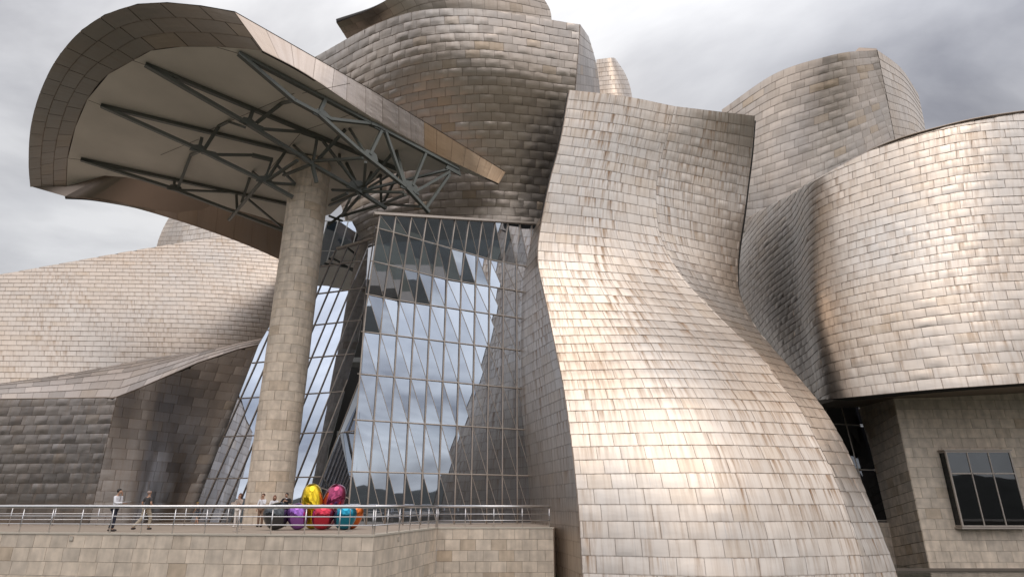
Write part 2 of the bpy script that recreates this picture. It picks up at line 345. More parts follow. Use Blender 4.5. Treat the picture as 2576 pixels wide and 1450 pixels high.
NXP, NYP = 5, 4
def panel_template():
    F = []; g = lambda i, j: j * NXP + i
    for j in range(NYP - 1):
        for i in range(NXP - 1): F.append((g(i, j), g(i + 1, j), g(i + 1, j + 1), g(i, j + 1)))
    border = [g(0, j) for j in range(NYP - 1, 0, -1)] + [g(i, 0) for i in range(NXP)] + [g(NXP - 1, j) for j in range(1, NYP)]
    nb = len(border); b0 = NXP * NYP
    for k in range(nb - 1): F.append((b0 + k, b0 + nb + k, b0 + nb + k + 1, b0 + k + 1))
    return F, border
PF, PBORDER = panel_template()
SMOOTH = [True] * ((NXP - 1) * (NYP - 1)) + [False] * (len(PBORDER) - 1)
def make_panels(surf, pw, ph, bulge=0.012, gap=0.006, lap=0.022, mat='ti_sail', seed=0, bond=None, widths=0.0, lean=0.0):
    """cut the surface into sheets; returns a list of dicts"""
    rng = np.random.default_rng(seed); out = []
    um = 0.5; vs_ = np.linspace(0, 1, 400); best = None
    for um in (0.1, 0.5, 0.9):
        p = surf.P(np.full(400, um), vs_); a = np.concatenate([[0], np.cumsum(np.linalg.norm(np.diff(p, axis=0), axis=1))])
        best = a if best is None else best + a
    a = best / 3; nrow = max(1, int(round(a[-1] / ph))); vb = np.interp(np.linspace(0, a[-1], nrow + 1), a, vs_)
    s_ = np.linspace(0, 1, NXP); t_ = np.linspace(0, 1, NYP); SS, TT = np.meshgrid(s_, t_); ss, tt = SS.ravel(), TT.ravel()
    off = 0.0
    for r in range(nrow):
        v0, v1 = vb[r], vb[r + 1]; vm = (v0 + v1) / 2
        us = np.linspace(0, 1, 300); p = surf.P(us, np.full(300, vm)); al = np.concatenate([[0], np.cumsum(np.linalg.norm(np.diff(p, axis=0), axis=1))]); LL = al[-1]
        hrow = a[-1] / nrow
        off = (off + (0.22 if bond is None else bond) * pw) % pw
        x = -off; edges = []
        while x < LL + pw: edges.append(x); x += pw * (1 + rng.uniform(-widths, widths))
        for k in range(len(edges) - 1):
            x0, x1 = max(edges[k], 0), min(edges[k + 1], LL)
            if x1 - x0 < 0.03: continue
            x0 += gap; x1 -= gap
            U = np.interp(x0 + (x1 - x0) * ss, al, us)
            if lean: pass
            gv = gap / hrow * (v1 - v0); V = (v0 + gv * 0.3) + (v1 - v0 - gv * 0.3) * tt
            lo, hi = surf.lim(U); Vc = np.clip(V, lo, hi)
            Pm = surf.P(U, Vc)
            hgt = np.linalg.norm(Pm[-NXP:] - Pm[:NXP], axis=1).mean()
            if hgt < 0.07: continue
            Nr = surf.Nn(U, Vc); Nr /= np.linalg.norm(Nr, axis=1, keepdims=True) + 1e-9
            A = bulge * rng.uniform(0.15, 1.0) * (1.6 if rng.random() < 0.12 else 1) * min(1.0, hgt / ph); t0 = rng.uniform(0.30, 0.70); sl = rng.uniform(-0.45, 0.45)
            q = 2 * ss - 1; prof = np.clip(1 - np.abs(q)**4, 0, 1) * np.where(tt < t0, tt / t0, (1 - tt) / (1 - t0)) * (1 + sl * q)
            h = 0.006 + lap * (1 - tt) + A * prof + rng.normal(0, bulge * 0.14, len(ss))
            Q = Pm + Nr * h[:, None]
            bq = Q[PBORDER]; Bn = Nr[PBORDER]
            Vv = np.concatenate([Q, bq, bq - Bn * 0.06])
            uvm = np.stack([x0 + (x1 - x0) * ss, a[-1] * V / 1.0], 1); uvp = np.stack([ss, tt], 1)
            uvm = np.concatenate([uvm, uvm[PBORDER], uvm[PBORDER]]); uvp = np.concatenate([uvp, uvp[PBORDER] * 0, uvp[PBORDER] * 0])
            pr = project(Q[[0, NXP - 1, NXP * NYP - 1, NXP * (NYP - 1)]]); c = pr.mean(0)
            ar = 0.5 * abs(np.dot(pr[:, 0], np.roll(pr[:, 1], 1)) - np.dot(pr[:, 1], np.roll(pr[:, 0], 1)))
            if not (-20 < c[0] < 2595 and -20 < c[1] < 1470) : ar *= 0.001
            if np.dot(Nr[7], CAMP - Q[7]) < 0: ar *= 0.001
            out.append(dict(V=Vv, uv=uvm + np.array([seed * 17.3, 0]), pv=uvp, tone=float(np.clip(rng.beta(2.2, 1.8), 0, 1)), size=ar, mat=mat, flip=surf.flip, c=c))
    return out
def panels_mesh(name, ps):
    nv = len(ps[0]['V']); V = np.concatenate([p['V'] for p in ps]); F = []
    for k, p in enumerate(ps):
        o = k * nv; F += [tuple(i + o for i in (f[::-1] if p['flip'] else f)) for f in PF]
    me = bpy.data.meshes.new(name); me.from_pydata(V.tolist(), [], F)
    mats = []
    for p in ps:
        if p['mat'] not in mats: mats.append(p['mat'])
    for m in mats: me.materials.append(M[m])
    nf = len(PF); me.polygons.foreach_set('use_smooth', SMOOTH * len(ps))
    if len(mats) > 1: me.polygons.foreach_set('material_index', np.repeat([mats.index(p['mat']) for p in ps], nf).astype(np.int32))
    li = np.empty(len(me.loops), np.int32); me.loops.foreach_get('vertex_index', li)
    for nm, key in (('UVMap', 'uv'), ('Panel', 'pv')):
        l = me.uv_layers.new(name=nm); A = np.concatenate([p[key] for p in ps]).astype(np.float32); l.data.foreach_set('uv', A[li].ravel())
    at = me.attributes.new('tone', 'FLOAT', 'POINT'); at.data.foreach_set('value', np.repeat([p['tone'] for p in ps], nv).astype(np.float32))
    me.update(); return me
def shell(surf, name, parent, thick=0.5, mat='shell', back=True):
    """closed body behind the sheets, with thickness"""
    nu, nv = 40, 60; u = np.linspace(0, 1, nu); V = []; F = []
    front = np.zeros((nu, nv, 3)); rear = np.zeros((nu, nv, 3))
    for i, x in enumerate(u):
        lo, hi = surf.lim(np.array([x])); vv = np.linspace(lo[0], hi[0], nv); p = surf.P(np.full(nv, x), vv); n = surf.Nn(np.full(nv, x), vv); n /= np.linalg.norm(n, axis=1, keepdims=True) + 1e-9
        front[i] = p - n * 0.035; rear[i] = p - n * (0.035 + thick)
    V = np.concatenate([front.reshape(-1, 3), rear.reshape(-1, 3)]); o = nu * nv; g = lambda i, j: i * nv + j
    for i in range(nu - 1):
        for j in range(nv - 1):
            a = (g(i, j), g(i + 1, j), g(i + 1, j + 1), g(i, j + 1)); F.append(a[::-1] if surf.flip else a)
            b = tuple(k + o for k in a); F.append(b if surf.flip else b[::-1])
    loop = [g(i, 0) for i in range(nu)] + [g(nu - 1, j) for j in range(1, nv)] + [g(i, nv - 1) for i in range(nu - 2, -1, -1)] + [g(0, j) for j in range(nv - 2, 0, -1)]
    for k in range(len(loop)):
        a, b = loop[k], loop[(k + 1) % len(loop)]; q = (b, a, a + o, b + o); F.append(q[::-1] if surf.flip else q)
    ob = mesh_obj(name, V, F, M[mat], None, True); return keep(ob, parent)
def add_panels(root, ps, limit=300, rest='fine_panels', pname='panel'):
    ps.sort(key=lambda p: -p['size'])
    for p in ps[:limit]:
        o = bpy.data.objects.new(pname, panels_mesh(pname, [p])); COL.objects.link(o); keep(o, root)
    if len(ps) > limit:
        o = bpy.data.objects.new(rest, panels_mesh(rest, ps[limit:])); COL.objects.link(o); keep(o, root); o['kind'] = 'stuff'
def base_pt(p): return (float(p[0]), float(p[1]), float(p[2]))
def curve(pts): return [Py(*p) for p in pts]
def edge_trim(pts, name, r, parent, mat='ti_canopy'):
    g = Geo(); g.tube(pts, r, 6); return g.fixed(name, M[mat], parent)

# ================================================================== the setting
WATER_Z = -2.45
g = Geo(); g.add([(-900, -900, -3.0), (900, -900, -3.0), (900, 900, -3.0), (-900, 900, -3.0)], [(0, 1, 2, 3)])
tag(g.obj('ground', simple('ground_earth', (0.10, 0.10, 0.075), 0.95, noise=0.3, scale=0.05)), kind='structure')
def water_mat():
    m, nt, b, out = new_mat('river_water'); N = nt.nodes.new; L = nt.links.new
    b.inputs['Base Color'].default_value = (0.035, 0.045, 0.035, 1); b.inputs['Roughness'].default_value = 0.06; b.inputs['IOR'].default_value = 1.33
    tc = N('ShaderNodeTexCoord'); n = N('ShaderNodeTexNoise'); n.inputs['Scale'].default_value = 1.6; n.inputs['Detail'].default_value = 5; L(tc.outputs['Object'], n.inputs[0])
    bp = N('ShaderNodeBump'); bp.inputs['Strength'].default_value = 0.5; bp.inputs['Distance'].default_value = 0.05; L(n.outputs['Fac'], bp.inputs['Height']); L(bp.outputs[0], b.inputs['Normal'])
    return m
g = Geo(); g.add([(-140, 1.5, WATER_Z), (140, 1.5, WATER_Z), (140, 60, WATER_Z), (-140, 60, WATER_Z)], [(0, 1, 2, 3)])
tag(g.obj('water', water_mat()), kind='structure')
g = Geo(); g.box((0, -4.0, -1.8), (280, 11.0, 2.4)); tag(g.obj('walkway', simple('walkway_paving', (0.30, 0.26, 0.22), 0.85, noise=0.15, scale=1.5)), kind='structure')
# wooded hills across the river behind the photographer (unseen; heights shaped to darken reflections in the metal and the glass)
def hills():
    V = []; F = []; na, nr = 72, 9
    for i in range(na + 1):
        a = math.radians(175 + 190 * i / na)
        for j in range(nr):
            t = j / (nr - 1); r = 130 + 200 * t
            h = 50 * math.sin(min(1, t * 1.1) * math.pi / 2) * (0.72 + 0.28 * math.sin(i * 0.37) * math.cos(i * 0.13 + 1)) + 5 * math.sin(i * 1.9 + j * 1.3)
            f = 0.45 + 0.45 * min(1.0, max(0.0, (math.radians(290) - a) / math.radians(35))) + 1.3 * min(1.0, max(0.0, (math.radians(256) - a) / math.radians(18))) * min(1.0, max(0.0, (a - math.radians(210)) / math.radians(10)))   # raised at one bearing to darken the low block's reflection, lower where glass reflects
            V.append((r * math.cos(a), r * math.sin(a), -3.1 + max(0, h) * f * (t > 0)))
    for i in range(na):
        for j in range(nr - 1): F.append((i * nr + j, (i + 1) * nr + j, (i + 1) * nr + j + 1, i * nr + j + 1))
    tag(mesh_obj('hills', V, F, simple('wooded_hill', (0.05, 0.05, 0.042), 0.95, noise=0.5, scale=0.06), None, True), kind='structure')
hills()

# ================================================================== flared sail tower
def build_sail():
    left = curve([(1465, 1450, 30.6), (1455, 1280, 31.2), (1443, 1160, 31.9), (1430, 1060, 32.9), (1415, 960, 34.2), (1398, 880, 35.5), (1378, 782, 36.9), (1364, 717, 37.7), (1353, 664, 38.2),
                  (1353, 616, 38.4), (1360, 568, 38.5), (1370, 515, 38.4), (1386, 442, 38.25), (1402, 385, 38.1), (1416, 320, 37.9), (1427, 252, 37.65), (1432, 225, 37.5)])
    crease = curve([(2172, 1449, 30.6), (2165, 1407, 30.8), (2147, 1340, 31.1), (2121, 1259, 31.5), (2087, 1176, 32.2), (2049, 1099, 33.1), (2007, 1020, 34.2), (1960, 961, 35.3), (1898, 880, 37.0), (1848, 834, 38.2),
                    (1787, 774, 39.3), (1730, 713, 40.2), (1686, 648, 40.8), (1659, 588, 41.0), (1651, 527, 40.9), (1651, 462, 40.7), (1661, 401, 40.4), (1682, 328, 39.9), (1698, 264, 39.45)])
    outer = curve([(2256, 1449, 31.6), (2243, 1407, 31.8), (2222, 1353, 32.1), (2193, 1276, 32.6), (2155, 1184, 33.4), (2112, 1095, 34.5), (2066, 1020, 35.7), (2012, 953, 37.2), (1952, 885, 39.0), (1904, 827, 40.8),
                   (1876, 778, 42.3), (1858, 729, 43.5), (1855, 681, 44.2), (1860, 616, 44.4), (1872, 535, 44.0), (1882, 454, 43.3), (1892, 373, 42.2), (1899, 286, 40.6)])
    ztop = 30.2
    # one more curve between the two edges, standing a little proud
    ts = np.linspace(-2.6, ztop, 24)
    Lc = catmull(np.array(left), np.array(left)[:, 2], ts); Cc = catmull(np.array(crease), np.array(crease)[:, 2], ts)
    mid = []
    for a, b, z in zip(Lc, Cc, ts):
        f = np.clip((z - 2) / 16, 0, 1)
        p = a * 0.5 + b * 0.5; p[1] -= 1.5 * (1 - f) + 0.25 * f; mid.append(p)
    root = thing('titanium_sail', 'tall flared titanium sail tower with waisted middle rising from the water', 'tower', base_pt((Lc[0] + Cc[0]) / 2))
    s1 = Surf([left, mid, crease], True, -2.6, ztop); s2 = Surf([crease, outer], True, -2.6, ztop)
    s1.lo[:] = 0; s2.lo[:] = 0
    shell(s1, 'front_body', root, 0.6); shell(s2, 'side_body', root, 0.6)
    ps = make_panels(s1, 1.2, 0.76, bulge=0.026, mat='ti_sail', seed=1) + make_panels(s2, 1.1, 0.76, bulge=0.036, mat='ti_sail', seed=2)
    # flank turning back to the glass
    fl = [(1352, 1450, 41.4), (1345, 1380, 41.5), (1337, 1310, 41.5), (1322, 1150, 41.6), (1305, 1000, 41.6), (1299, 860, 41.7), (1302, 760, 41.8), (1316, 680, 41.9), (1336, 588, 42.1)]
    fl = curve(fl); flc = [q for q in left if q[2] < fl[-1][2] + 2]
    s3 = Surf([fl, flc], True, -2.6, fl[-1][2])
    shell(s3, 'flank_body', root, 0.03)
    ps += make_panels(s3, 1.5, 0.69, bulge=0.004, lap=0.012, mat='ti_sail', seed=3)
    oc = np.array(outer); bk = oc + np.array((-1.0, 22.0, 0)); s4 = Surf([oc + (0, 0.65, 0), bk], True, -2.6, ztop)
    shell(s4, 'rear_body', root, 0.3)
    ps += make_panels(s4, 1.6, 1.0, bulge=0.004, lap=0.012, mat='ti_sail', seed=4)
    add_panels(root, ps)
    g = Geo(); g.tube(list(np.array(catmull(np.array(left), np.array(left)[:, 2], np.linspace(-2.5, ztop, 50)))), 0.035, 6); g.fixed('edge_trim', M['ti_canopy'], root)
    return root
build_sail()

# ================================================================== the big tower behind
def build_tower():
    c0 = curve([(780, 150, 44.6), (800, 250, 46.0), (830, 400, 48.3), (866, 545, 50.0), (892, 632, 51.0)])
    c1 = curve([(960, 55, 40.1), (958, 170, 41.7), (955, 330, 44.6), (955, 480, 46.9), (958, 610, 48.2)])
    c2 = curve([(1180, 22, 38.6), (1190, 150, 40.0), (1195, 320, 42.9), (1195, 470, 45.3), (1195, 600, 46.6)])
    c3 = curve([(1458, 62, 40.4), (1448, 200, 41.6), (1436, 340, 43.9), (1425, 480, 46.2), (1415, 610, 47.6)])
    root = thing('titanium_drum', 'broad bulging titanium drum of dimpled sheets rising above the canopy', 'tower', base_pt((c1[-1] + c2[-1]) / 2))
    s = Surf([c0, c1, c2, c3], True); shell(s, 'drum_body', root, 0.6)
    ps = make_panels(s, 1.18, 0.70, bulge=0.062, lap=0.03, mat='ti_tower', seed=5, bond=0.27)
    f = curve([(1480, 92, 45.0), (1499, 160, 47.5), (1512, 262, 50.5)])
    k = curve([(1459, 62, 40.45), (1452, 160, 41.25), (1444, 262, 42.65)])
    s2 = Surf([k, f], False); shell(s2, 'side_body', root, 0.4)
    ps += make_panels(s2, 1.1, 0.8, bulge=0.004, mat='ti_tower', seed=6)
    add_panels(root, ps)
    g = Geo(); g.tube([c3_ for c3_ in catmull(np.array(c3)[::-1], np.array(c3)[::-1][:, 2], np.linspace(c3[-1][2], c3[0][2], 20))], 0.04, 6); g.fixed('edge_trim', M['ti_canopy'], root)
build_tower()
def build_cap():
    bot = [(878, 105, 49), (1000, 80, 47.5), (1200, 60, 46.8), (1385, 75, 47.5)]
    top = [(846, 58, 47.0), (905, 36, 46.0), (975, -2, 45.5), (1200, -70, 45.0), (1376, -20, 46.0)]
    cur = [curve([(880, 110, 49.2), (862, 82, 48), (846, 58, 46.8)]), curve([(960, 95, 48), (945, 55, 47), (925, 27, 46)]), curve([(1080, 60, 47), (1065, 10, 46), (1040, -35, 45.2)]),
           curve([(1230, 50, 46.8), (1228, 0, 46), (1225, -50, 45.4)]), curve([(1388, 60, 47.5), (1384, 28, 47.1), (1366, -6, 46.6)])]
    root = thing('titanium_peak', 'curling titanium roof peak showing above the big drum', 'tower', base_pt(cur[2][0]))
    s = Surf(cur, False); shell(s, 'peak_body', root, 0.5)
    add_panels(root, make_panels(s, 1.25, 0.72, bulge=0.025, lap=0.03, mat='ti_tower', seed=8))
build_cap()
def build_far_fin():
    cur = [curve([(1495, 262, 58), (1500, 150, 58)]), curve([(1545, 258, 57), (1532, 146, 57)]), curve([(1591, 262, 59), (1588, 235, 59.2), (1574, 190, 59.6), (1547, 147, 60)])]
    root = thing('titanium_fin', 'small pale titanium fin standing behind the drum and the sail', 'tower', base_pt(cur[1][0]))
    s = Surf(cur, False); shell(s, 'fin_body', root, 0.5); add_panels(root, make_panels(s, 1.15, 0.68, bulge=0.008, mat='ti_left', seed=9))
build_far_fin()

# ================================================================== right-hand volumes
def build_right_drum():
    r0 = curve([(1815, 276, 57), (1828, 420, 57.5), (1850, 580, 58)])
    r1 = curve([(1950, 185, 51.5), (1945, 380, 53), (1945, 580, 54.2)])
    r2 = curve([(2080, 142, 47.6), (2085, 330, 50.2), (2090, 520, 52.3)])
    r3 = curve([(2205, 126, 48.4), (2230, 250, 51.0), (2262, 420, 53.8)])
    root = thing('titanium_horn', 'curved titanium horn tower with a sharp edge above the right wing', 'tower', base_pt(r2[-1]))
    s = Surf([r0, r1, r2, r3], False); shell(s, 'horn_body', root, 0.5)
    ps = make_panels(s, 1.3, 0.74, bulge=0.036, lap=0.028, mat='ti_tower', seed=11)
    f0 = curve([(2206, 126, 48.45), (2231, 250, 51.05), (2263, 420, 53.85)]); f1 = curve([(2272, 175, 52.5), (2290, 260, 53.5), (2312, 400, 55)]); f2 = curve([(2318, 262, 57.0), (2327, 330, 57.5), (2334, 400, 58)])
    f1 = curve([(2262, 168, 52.0), (2290, 280, 53.3), (2312, 420, 55)]); f2 = curve([(2308, 235, 56.0), (2324, 310, 56.8), (2336, 420, 57.8)])
    s2 = Surf([f0, f1, f2], False); shell(s2, 'return_body', root, 0.4)
    ps += make_panels(s2, 1.1, 0.75, bulge=0.006, mat='ti_left', seed=12)
    add_panels(root, ps)
    g = Geo(); a, b = Py(2146, 134, 49.2), Py(2206, 126, 49.0); g.prism([a, Py(2160, 120, 49.6), Py(2204, 122, 49.3), b], (0, 1, 0), 0.5); g.fixed('top_flashing', M['ti_canopy'], root)
build_right_drum()
WING_BOT = []
def build_right_wing():
    w0 = curve([(1862, 560, 59), (1858, 650, 58.5), (1880, 800, 57), (1975, 985, 51.5), (1990, 1030, 51)])
    w05 = curve([(1915, 528, 52.0), (1925, 650, 51.2), (1945, 800, 49.5), (2010, 1003, 46)])
    w1 = curve([(1985, 490, 46.4), (1995, 620, 45.8), (2010, 800, 44.2), (2050, 1005, 41.8)])
    w2 = curve([(2060, 445, 40.0), (2072, 600, 39.4), (2090, 800, 38.3), (2130, 999, 37.2)])
    w3 = curve([(2215, 368, 36.7), (2232, 560, 36.1), (2262, 780, 35.1), (2310, 982, 34.4)])
    w4 = curve([(2390, 315, 34.4), (2412, 540, 33.9), (2450, 780, 33.2), (2500, 968, 32.8)])
    w5 = curve([(2600, 278, 33.6), (2640, 540, 33.2), (2690, 780, 32.5), (2740, 953, 32.2)])
    w6 = curve([(2900, 240, 34.8), (2960, 540, 34.4), (3020, 780, 33.7), (3080, 940, 33.4)])
    root = thing('titanium_wing', 'wide curving titanium wing overhanging the stone block at right', 'building', base_pt(w3[-1]))
    wm = curve([(1800, 600, 66), (1800, 700, 65.5), (1815, 850, 64), (1880, 985, 58), (1890, 1030, 57.5)])
    cur = [wm, w0, w05, w1, w2, w3, w4, w5, w6]
    for c in cur: WING_BOT.append(c[-1])
    s = Surf(cur, True); shell(s, 'wing_body', root, 0.6)
    add_panels(root, make_panels(s, 1.16, 0.64, bulge=0.045, lap=0.022, mat='ti_wing', seed=14))
    # underside
    g = Geo(); n = len(cur)
    lo = [np.array(c[-1]) + (0, 0.1, 0.06) for c in cur]; bk = [np.array((p[0] + 0.8, p[1] + 9, p[2] + 0.35)) for p in lo]
    g.add(lo + bk, [(i, i + n, i + n + 1, i + 1) for i in range(n - 1)]); top = [p + (0, 0, 0.3) for p in lo] + [p + (0, 0, 0.3) for p in bk]
    g.add(top, [(i, i + 1, i + n + 1, i + n) for i in range(n - 1)]); g.fixed('soffit', M['ti_canopy'], root)
    t = [np.array(c[0]) + (0, -0.05, 0.03) for c in cur]; tt = catmull(np.array(t), np.array([p[0] for p in t]), np.linspace(t[0][0], t[-1][0], 40))
    edge_trim(tt, 'top_trim', 0.07, root)
build_right_wing()

# ================================================================== limestone helpers
def block_wall(root, O, ex, ez, W, H, bw, bh, thick=0.12, name='stone_block', mat='stone', hole=None, seed=0, gap=0.012, bond=0.5, slant=None, n_out=None, limit=300, clip=None):
    """running-bond blocks on the wall plane O + s*ex + t*ez; n_out points to the viewer"""
    rng = random.Random(seed); O = np.array(O, float); ex = np.array(ex, float) / np.linalg.norm(ex); ez = np.array(ez, float) / np.linalg.norm(ez)
    n = np.array(n_out, float); n /= np.linalg.norm(n); cache = {}; rows = int(math.ceil(H / bh - 1e-6)); cnt = 0; items = []
    for r in range(rows):
        t0, t1 = r * bh, min((r + 1) * bh, H); x = -((r % 2) * bond * bw)
        while x < W:
            a, b = max(x, 0), min(x + bw, W); x += bw
            if W - b < 0.3: b = W; x = W
            if b - a < 0.015: continue
            if hole and b > hole[0] and a < hole[1] and t1 > hole[2] and t0 < hole[3]:
                segs = []
                if a < hole[0] - 0.05: segs.append((a, hole[0], t0, t1))
                if b > hole[1] + 0.05: segs.append((hole[1], b, t0, t1))
                aa, bb = max(a, hole[0]), min(b, hole[1])
                if t1 > hole[3] + 0.04: segs.append((aa, bb, hole[3], t1))
                if t0 < hole[2] - 0.04: segs.append((aa, bb, t0, hole[2]))
            else: segs = [(a, b, t0, t1)]
            items += segs
    for a, b, t0, t1 in items:
        if clip and not clip(a, b, t0, t1): continue
        key = (round(b - a, 3), round(t1 - t0, 3))
        if key not in cache:
            w, h = b - a - gap, t1 - t0 - gap; c = 0.006
            P = [ex * i + ez * j for i, j in ((0, 0), (w, 0), (w, h), (0, h))]; Pi = [ex * i + ez * j for i, j in ((c, c), (w - c, c), (w - c, h - c), (c, h - c))]
            V = [p - n * thick for p in P] + [p - n * c for p in P] + Pi
            F = [(0, 1, 5, 4), (1, 2, 6, 5), (2, 3, 7, 6), (3, 0, 4, 7), (4, 5, 9, 8), (5, 6, 10, 9), (6, 7, 11, 10), (7, 4, 8, 11), (8, 9, 10, 11)]
            me = bpy.data.meshes.new(name); me.from_pydata([tuple(v) for v in V], [], F); me.materials.append(M[mat]); me.update(); cache[key] = me
        o = bpy.data.objects.new(name, cache[key]); COL.objects.link(o); keep(o, root)
        o.location = Vector(tuple(O + ex * (a + gap / 2) + ez * (t0 + gap / 2) + n * rng.uniform(-0.004, 0.005))); cnt += 1
    return cnt

# ================================================================== stone block with bay window
def build_stone_block():
    d = 35.6; q = Pz(2340, 1433, WATER_Z); d = q[1]
    x0 = q[0]; ztop = Py(2253, 985, d)[2] + 0.9; W = 15.0
    root = thing('stone_wing', 'limestone wing with a dark bay window under the titanium overhang', 'building', (x0, d, WATER_Z))
    wl = Py(2362, 1137, d); wr = Py(2516, 1137, d); wb = Py(2401, 1321, d)
    hole = (wl[0] - x0 - 0.02, wr[0] - x0 + 0.12, wb[2] + 2.6 - 0.05, wl[2] + 2.6 + 0.05)
    O = (x0, d, -2.6); H = ztop + 2.6
    block_wall(root, O, (1, 0, 0), (0, 0, 1), W, H, 0.90, 0.585, n_out=(0, -1, 0), hole=hole, seed=3)
    g = Geo()   # core with a real opening for the window
    a, b, t0, t1 = hole
    for (xa, xb, za, zb) in ((0.30, a, 0, H), (b, W, 0, H), (a, b, 0, t0), (a, b, t1, H)):
        g.box((x0 + (xa + xb) / 2, d + 0.45, -2.6 + (za + zb) / 2), (xb - xa, 0.84, zb - za))
    g.fixed('wall_core', M['mortar'], root)
    # reveal turning back to the leaning window
    k1t, k1b = Py(2160, 1028, d + 5.2), Py(2262, 1440, d + 3.6)
    s = Surf([[np.array((x0 - 0.01, d, -2.6)), np.array((x0 - 0.01, d, ztop))][::1], [k1b, k1t]], False)
    s = Surf([[k1b + (0, 0, -0.2), k1t + (0, 0, 0.6)], [np.array((x0 - 0.02, d + 0.02, -2.6)), np.array((x0 - 0.02, d + 0.02, ztop))]], False)
    shell(s, 'reveal_core', root, 0.02, 'mortar')
    def q4(u0, u1, v0, v1):
        return s.P(np.array([u0, u1, u1, u0]), np.array([v0, v0, v1, v1])), s.Nn(np.array([u0, u1, u1, u0]), np.array([v0, v0, v1, v1]))
    nr, nc = 20, 5
    for r in range(nr):
        cuts = [0] + [((k + (0.5 if r % 2 else 0)) / nc) for k in range(0 if r % 2 else 1, nc)] + [1]
        for k in range(len(cuts) - 1):
            if cuts[k + 1] - cuts[k] < 0.02: continue
            P, Nn = q4(cuts[k] + 0.002, cuts[k + 1] - 0.002, r / nr + 0.0012, (r + 1) / nr - 0.0012)
            gg = Geo(); gg.hexa(list(P - Nn * 0.03) + list(P + Nn * 0.012)); gg.fixed('stone_block', M['stone'], root)
    # bay window
    zt, zb = wl[2], wb[2]; xa, xb = wl[0], wr[0] + 0.1; pf = d - 0.55
    win = thing('x', '', '')
    bpy.data.objects.remove(win)
    g = Geo(); g.box(((xa + xb) / 2, d + 0.55, (zt + zb) / 2), (xb - xa + 0.3, 0.05, zt - zb + 0.3)); room = g.fixed('window_lining', M['dark_int'], root)
    fr = Geo(); w = 0.09
    for x in (xa, xb):
        fr.box((x, pf, (zt + zb) / 2), (w, w, zt - zb + w)); fr.box((x, (pf + d) / 2, zt), (w, d - pf - w, w)); fr.box((x, (pf + d) / 2, zb), (w, d - pf - w, w))
    fr.box(((xa + xb) / 2, pf, zt), (xb - xa - w, w, w)); fr.box(((xa + xb) / 2, pf, zb), (xb - xa - w, w, w))
    frame = fr.fixed('window_frame', M['mullion'], root)
    zs = zb + (zt - zb) * 0.70; cols = [xa + (xb - xa) * t for t in (0, 0.33, 0.66, 1)]
    for x in cols[1:3]:
        g = Geo(); g.box((x, pf, (zt + zb) / 2), (0.06, 0.07, zt - zb - w)); g.fixed('window_bar', M['mullion'], frame)
    for k in range(3):
        a_, b_ = cols[k] + 0.05, cols[k + 1] - 0.05
        g = Geo(); g.box(((a_ + b_) / 2, pf - 0.01, zs), (b_ - a_, 0.08, 0.075)); g.fixed('window_bar', M['mullion'], frame)
        for (za, zb_) in ((zb + 0.05, zs - 0.03), (zs + 0.03, zt - 0.05)):
            g = Geo(); g.box(((a_ + b_) / 2, pf + 0.01, (za + zb_) / 2), (b_ - a_, 0.02, zb_ - za)); g.fixed('pane', M['glass_dark'], frame)
    for x in (xa, xb):
        g = Geo(); g.box((x, (pf + d) / 2, (zt + zb) / 2), (0.02, d - pf - w, zt - zb - w)); g.fixed('pane', M['glass_dark'], frame)
    g = Geo(); g.box(((xa + xb) / 2, (pf + d) / 2 - 0.05, zb - 0.11), (xb - xa + 0.25, d - pf + 0.1, 0.09)); g.fixed('window_sill', M['mullion'], root)
    g = Geo(); g.box(((xa + xb) / 2, (pf + d) / 2 - 0.05, zt + 0.10), (xb - xa + 0.25, d - pf + 0.1, 0.07)); g.fixed('window_hood', M['mullion'], root)
    # plinth at the waterline
    g = Geo(); g.box((x0 + W / 2 - 1.6, d - 0.09, WATER_Z + 0.05), (W + 3.2, 0.15, 0.14)); g.fixed('plinth', M['mortar'], root)
    # leaning dark window beyond the reveal
    p0 = Py(2020, 975, d + 6.0); p1 = Py(2146, 985, d + 5.0); p2 = Py(2245, 1308, d + 3.9); p3 = Py(2080, 1308, d + 4.6)
    wn = thing('slanted_window', 'dark slanted window strip between the sail and the limestone wing', 'window', base_pt((p2 + p3) / 2))
    nn = np.cross(p1 - p0, p3 - p0); nn /= np.linalg.norm(nn); nn = nn if nn[1] < 0 else -nn
    B = lambda u, v: (p3 * (1 - u) + p2 * u) * (1 - v) + (p0 * (1 - u) + p1 * u) * v
    us, vs2 = [0, 0.36, 0.68, 1], [0, 0.37, 0.72, 1]
    for i in range(3):
        for j in range(3):
            g = Geo(); g.prism([B(us[i] + .01, vs2[j] + .01), B(us[i + 1] - .01, vs2[j] + .01), B(us[i + 1] - .01, vs2[j + 1] - .01), B(us[i] + .01, vs2[j + 1] - .01)], -nn, 0.03); g.fixed('pane', M['glass_dark'], wn)
    for u in us:
        g = Geo(); g.bar(B(u, 0), B(u, 1), 0.06, 0.08, nn); g.fixed('mullion', M['mullion'], wn)
    for v in vs2:
        g = Geo(); g.bar(B(0, v), B(1, v), 0.05, 0.06, nn); g.fixed('transom', M['mullion'], wn)
    g = Geo(); g.prism([B(0, 0) - nn * .8, B(1, 0) - nn * .8, B(1, 1) - nn * .8, B(0, 1) - nn * .8], -nn, 0.1); g.fixed('room_lining', M['dark_int'], wn)
    # parapet below it
    yb = p2[1] - 0.1; xl, xr = p3[0] - 1.5, k1b[0] + 0.3
    rt = thing('stone_parapet', 'low limestone parapet below the dark slanted window', 'wall', ((xl + xr) / 2, yb, WATER_Z))
    block_wall(rt, (xl, yb, -2.6), (1, 0, 0), (0, 0, 1), xr - xl, p2[2] + 2.5, 0.90, 0.585, n_out=(0, -1, 0), seed=8)
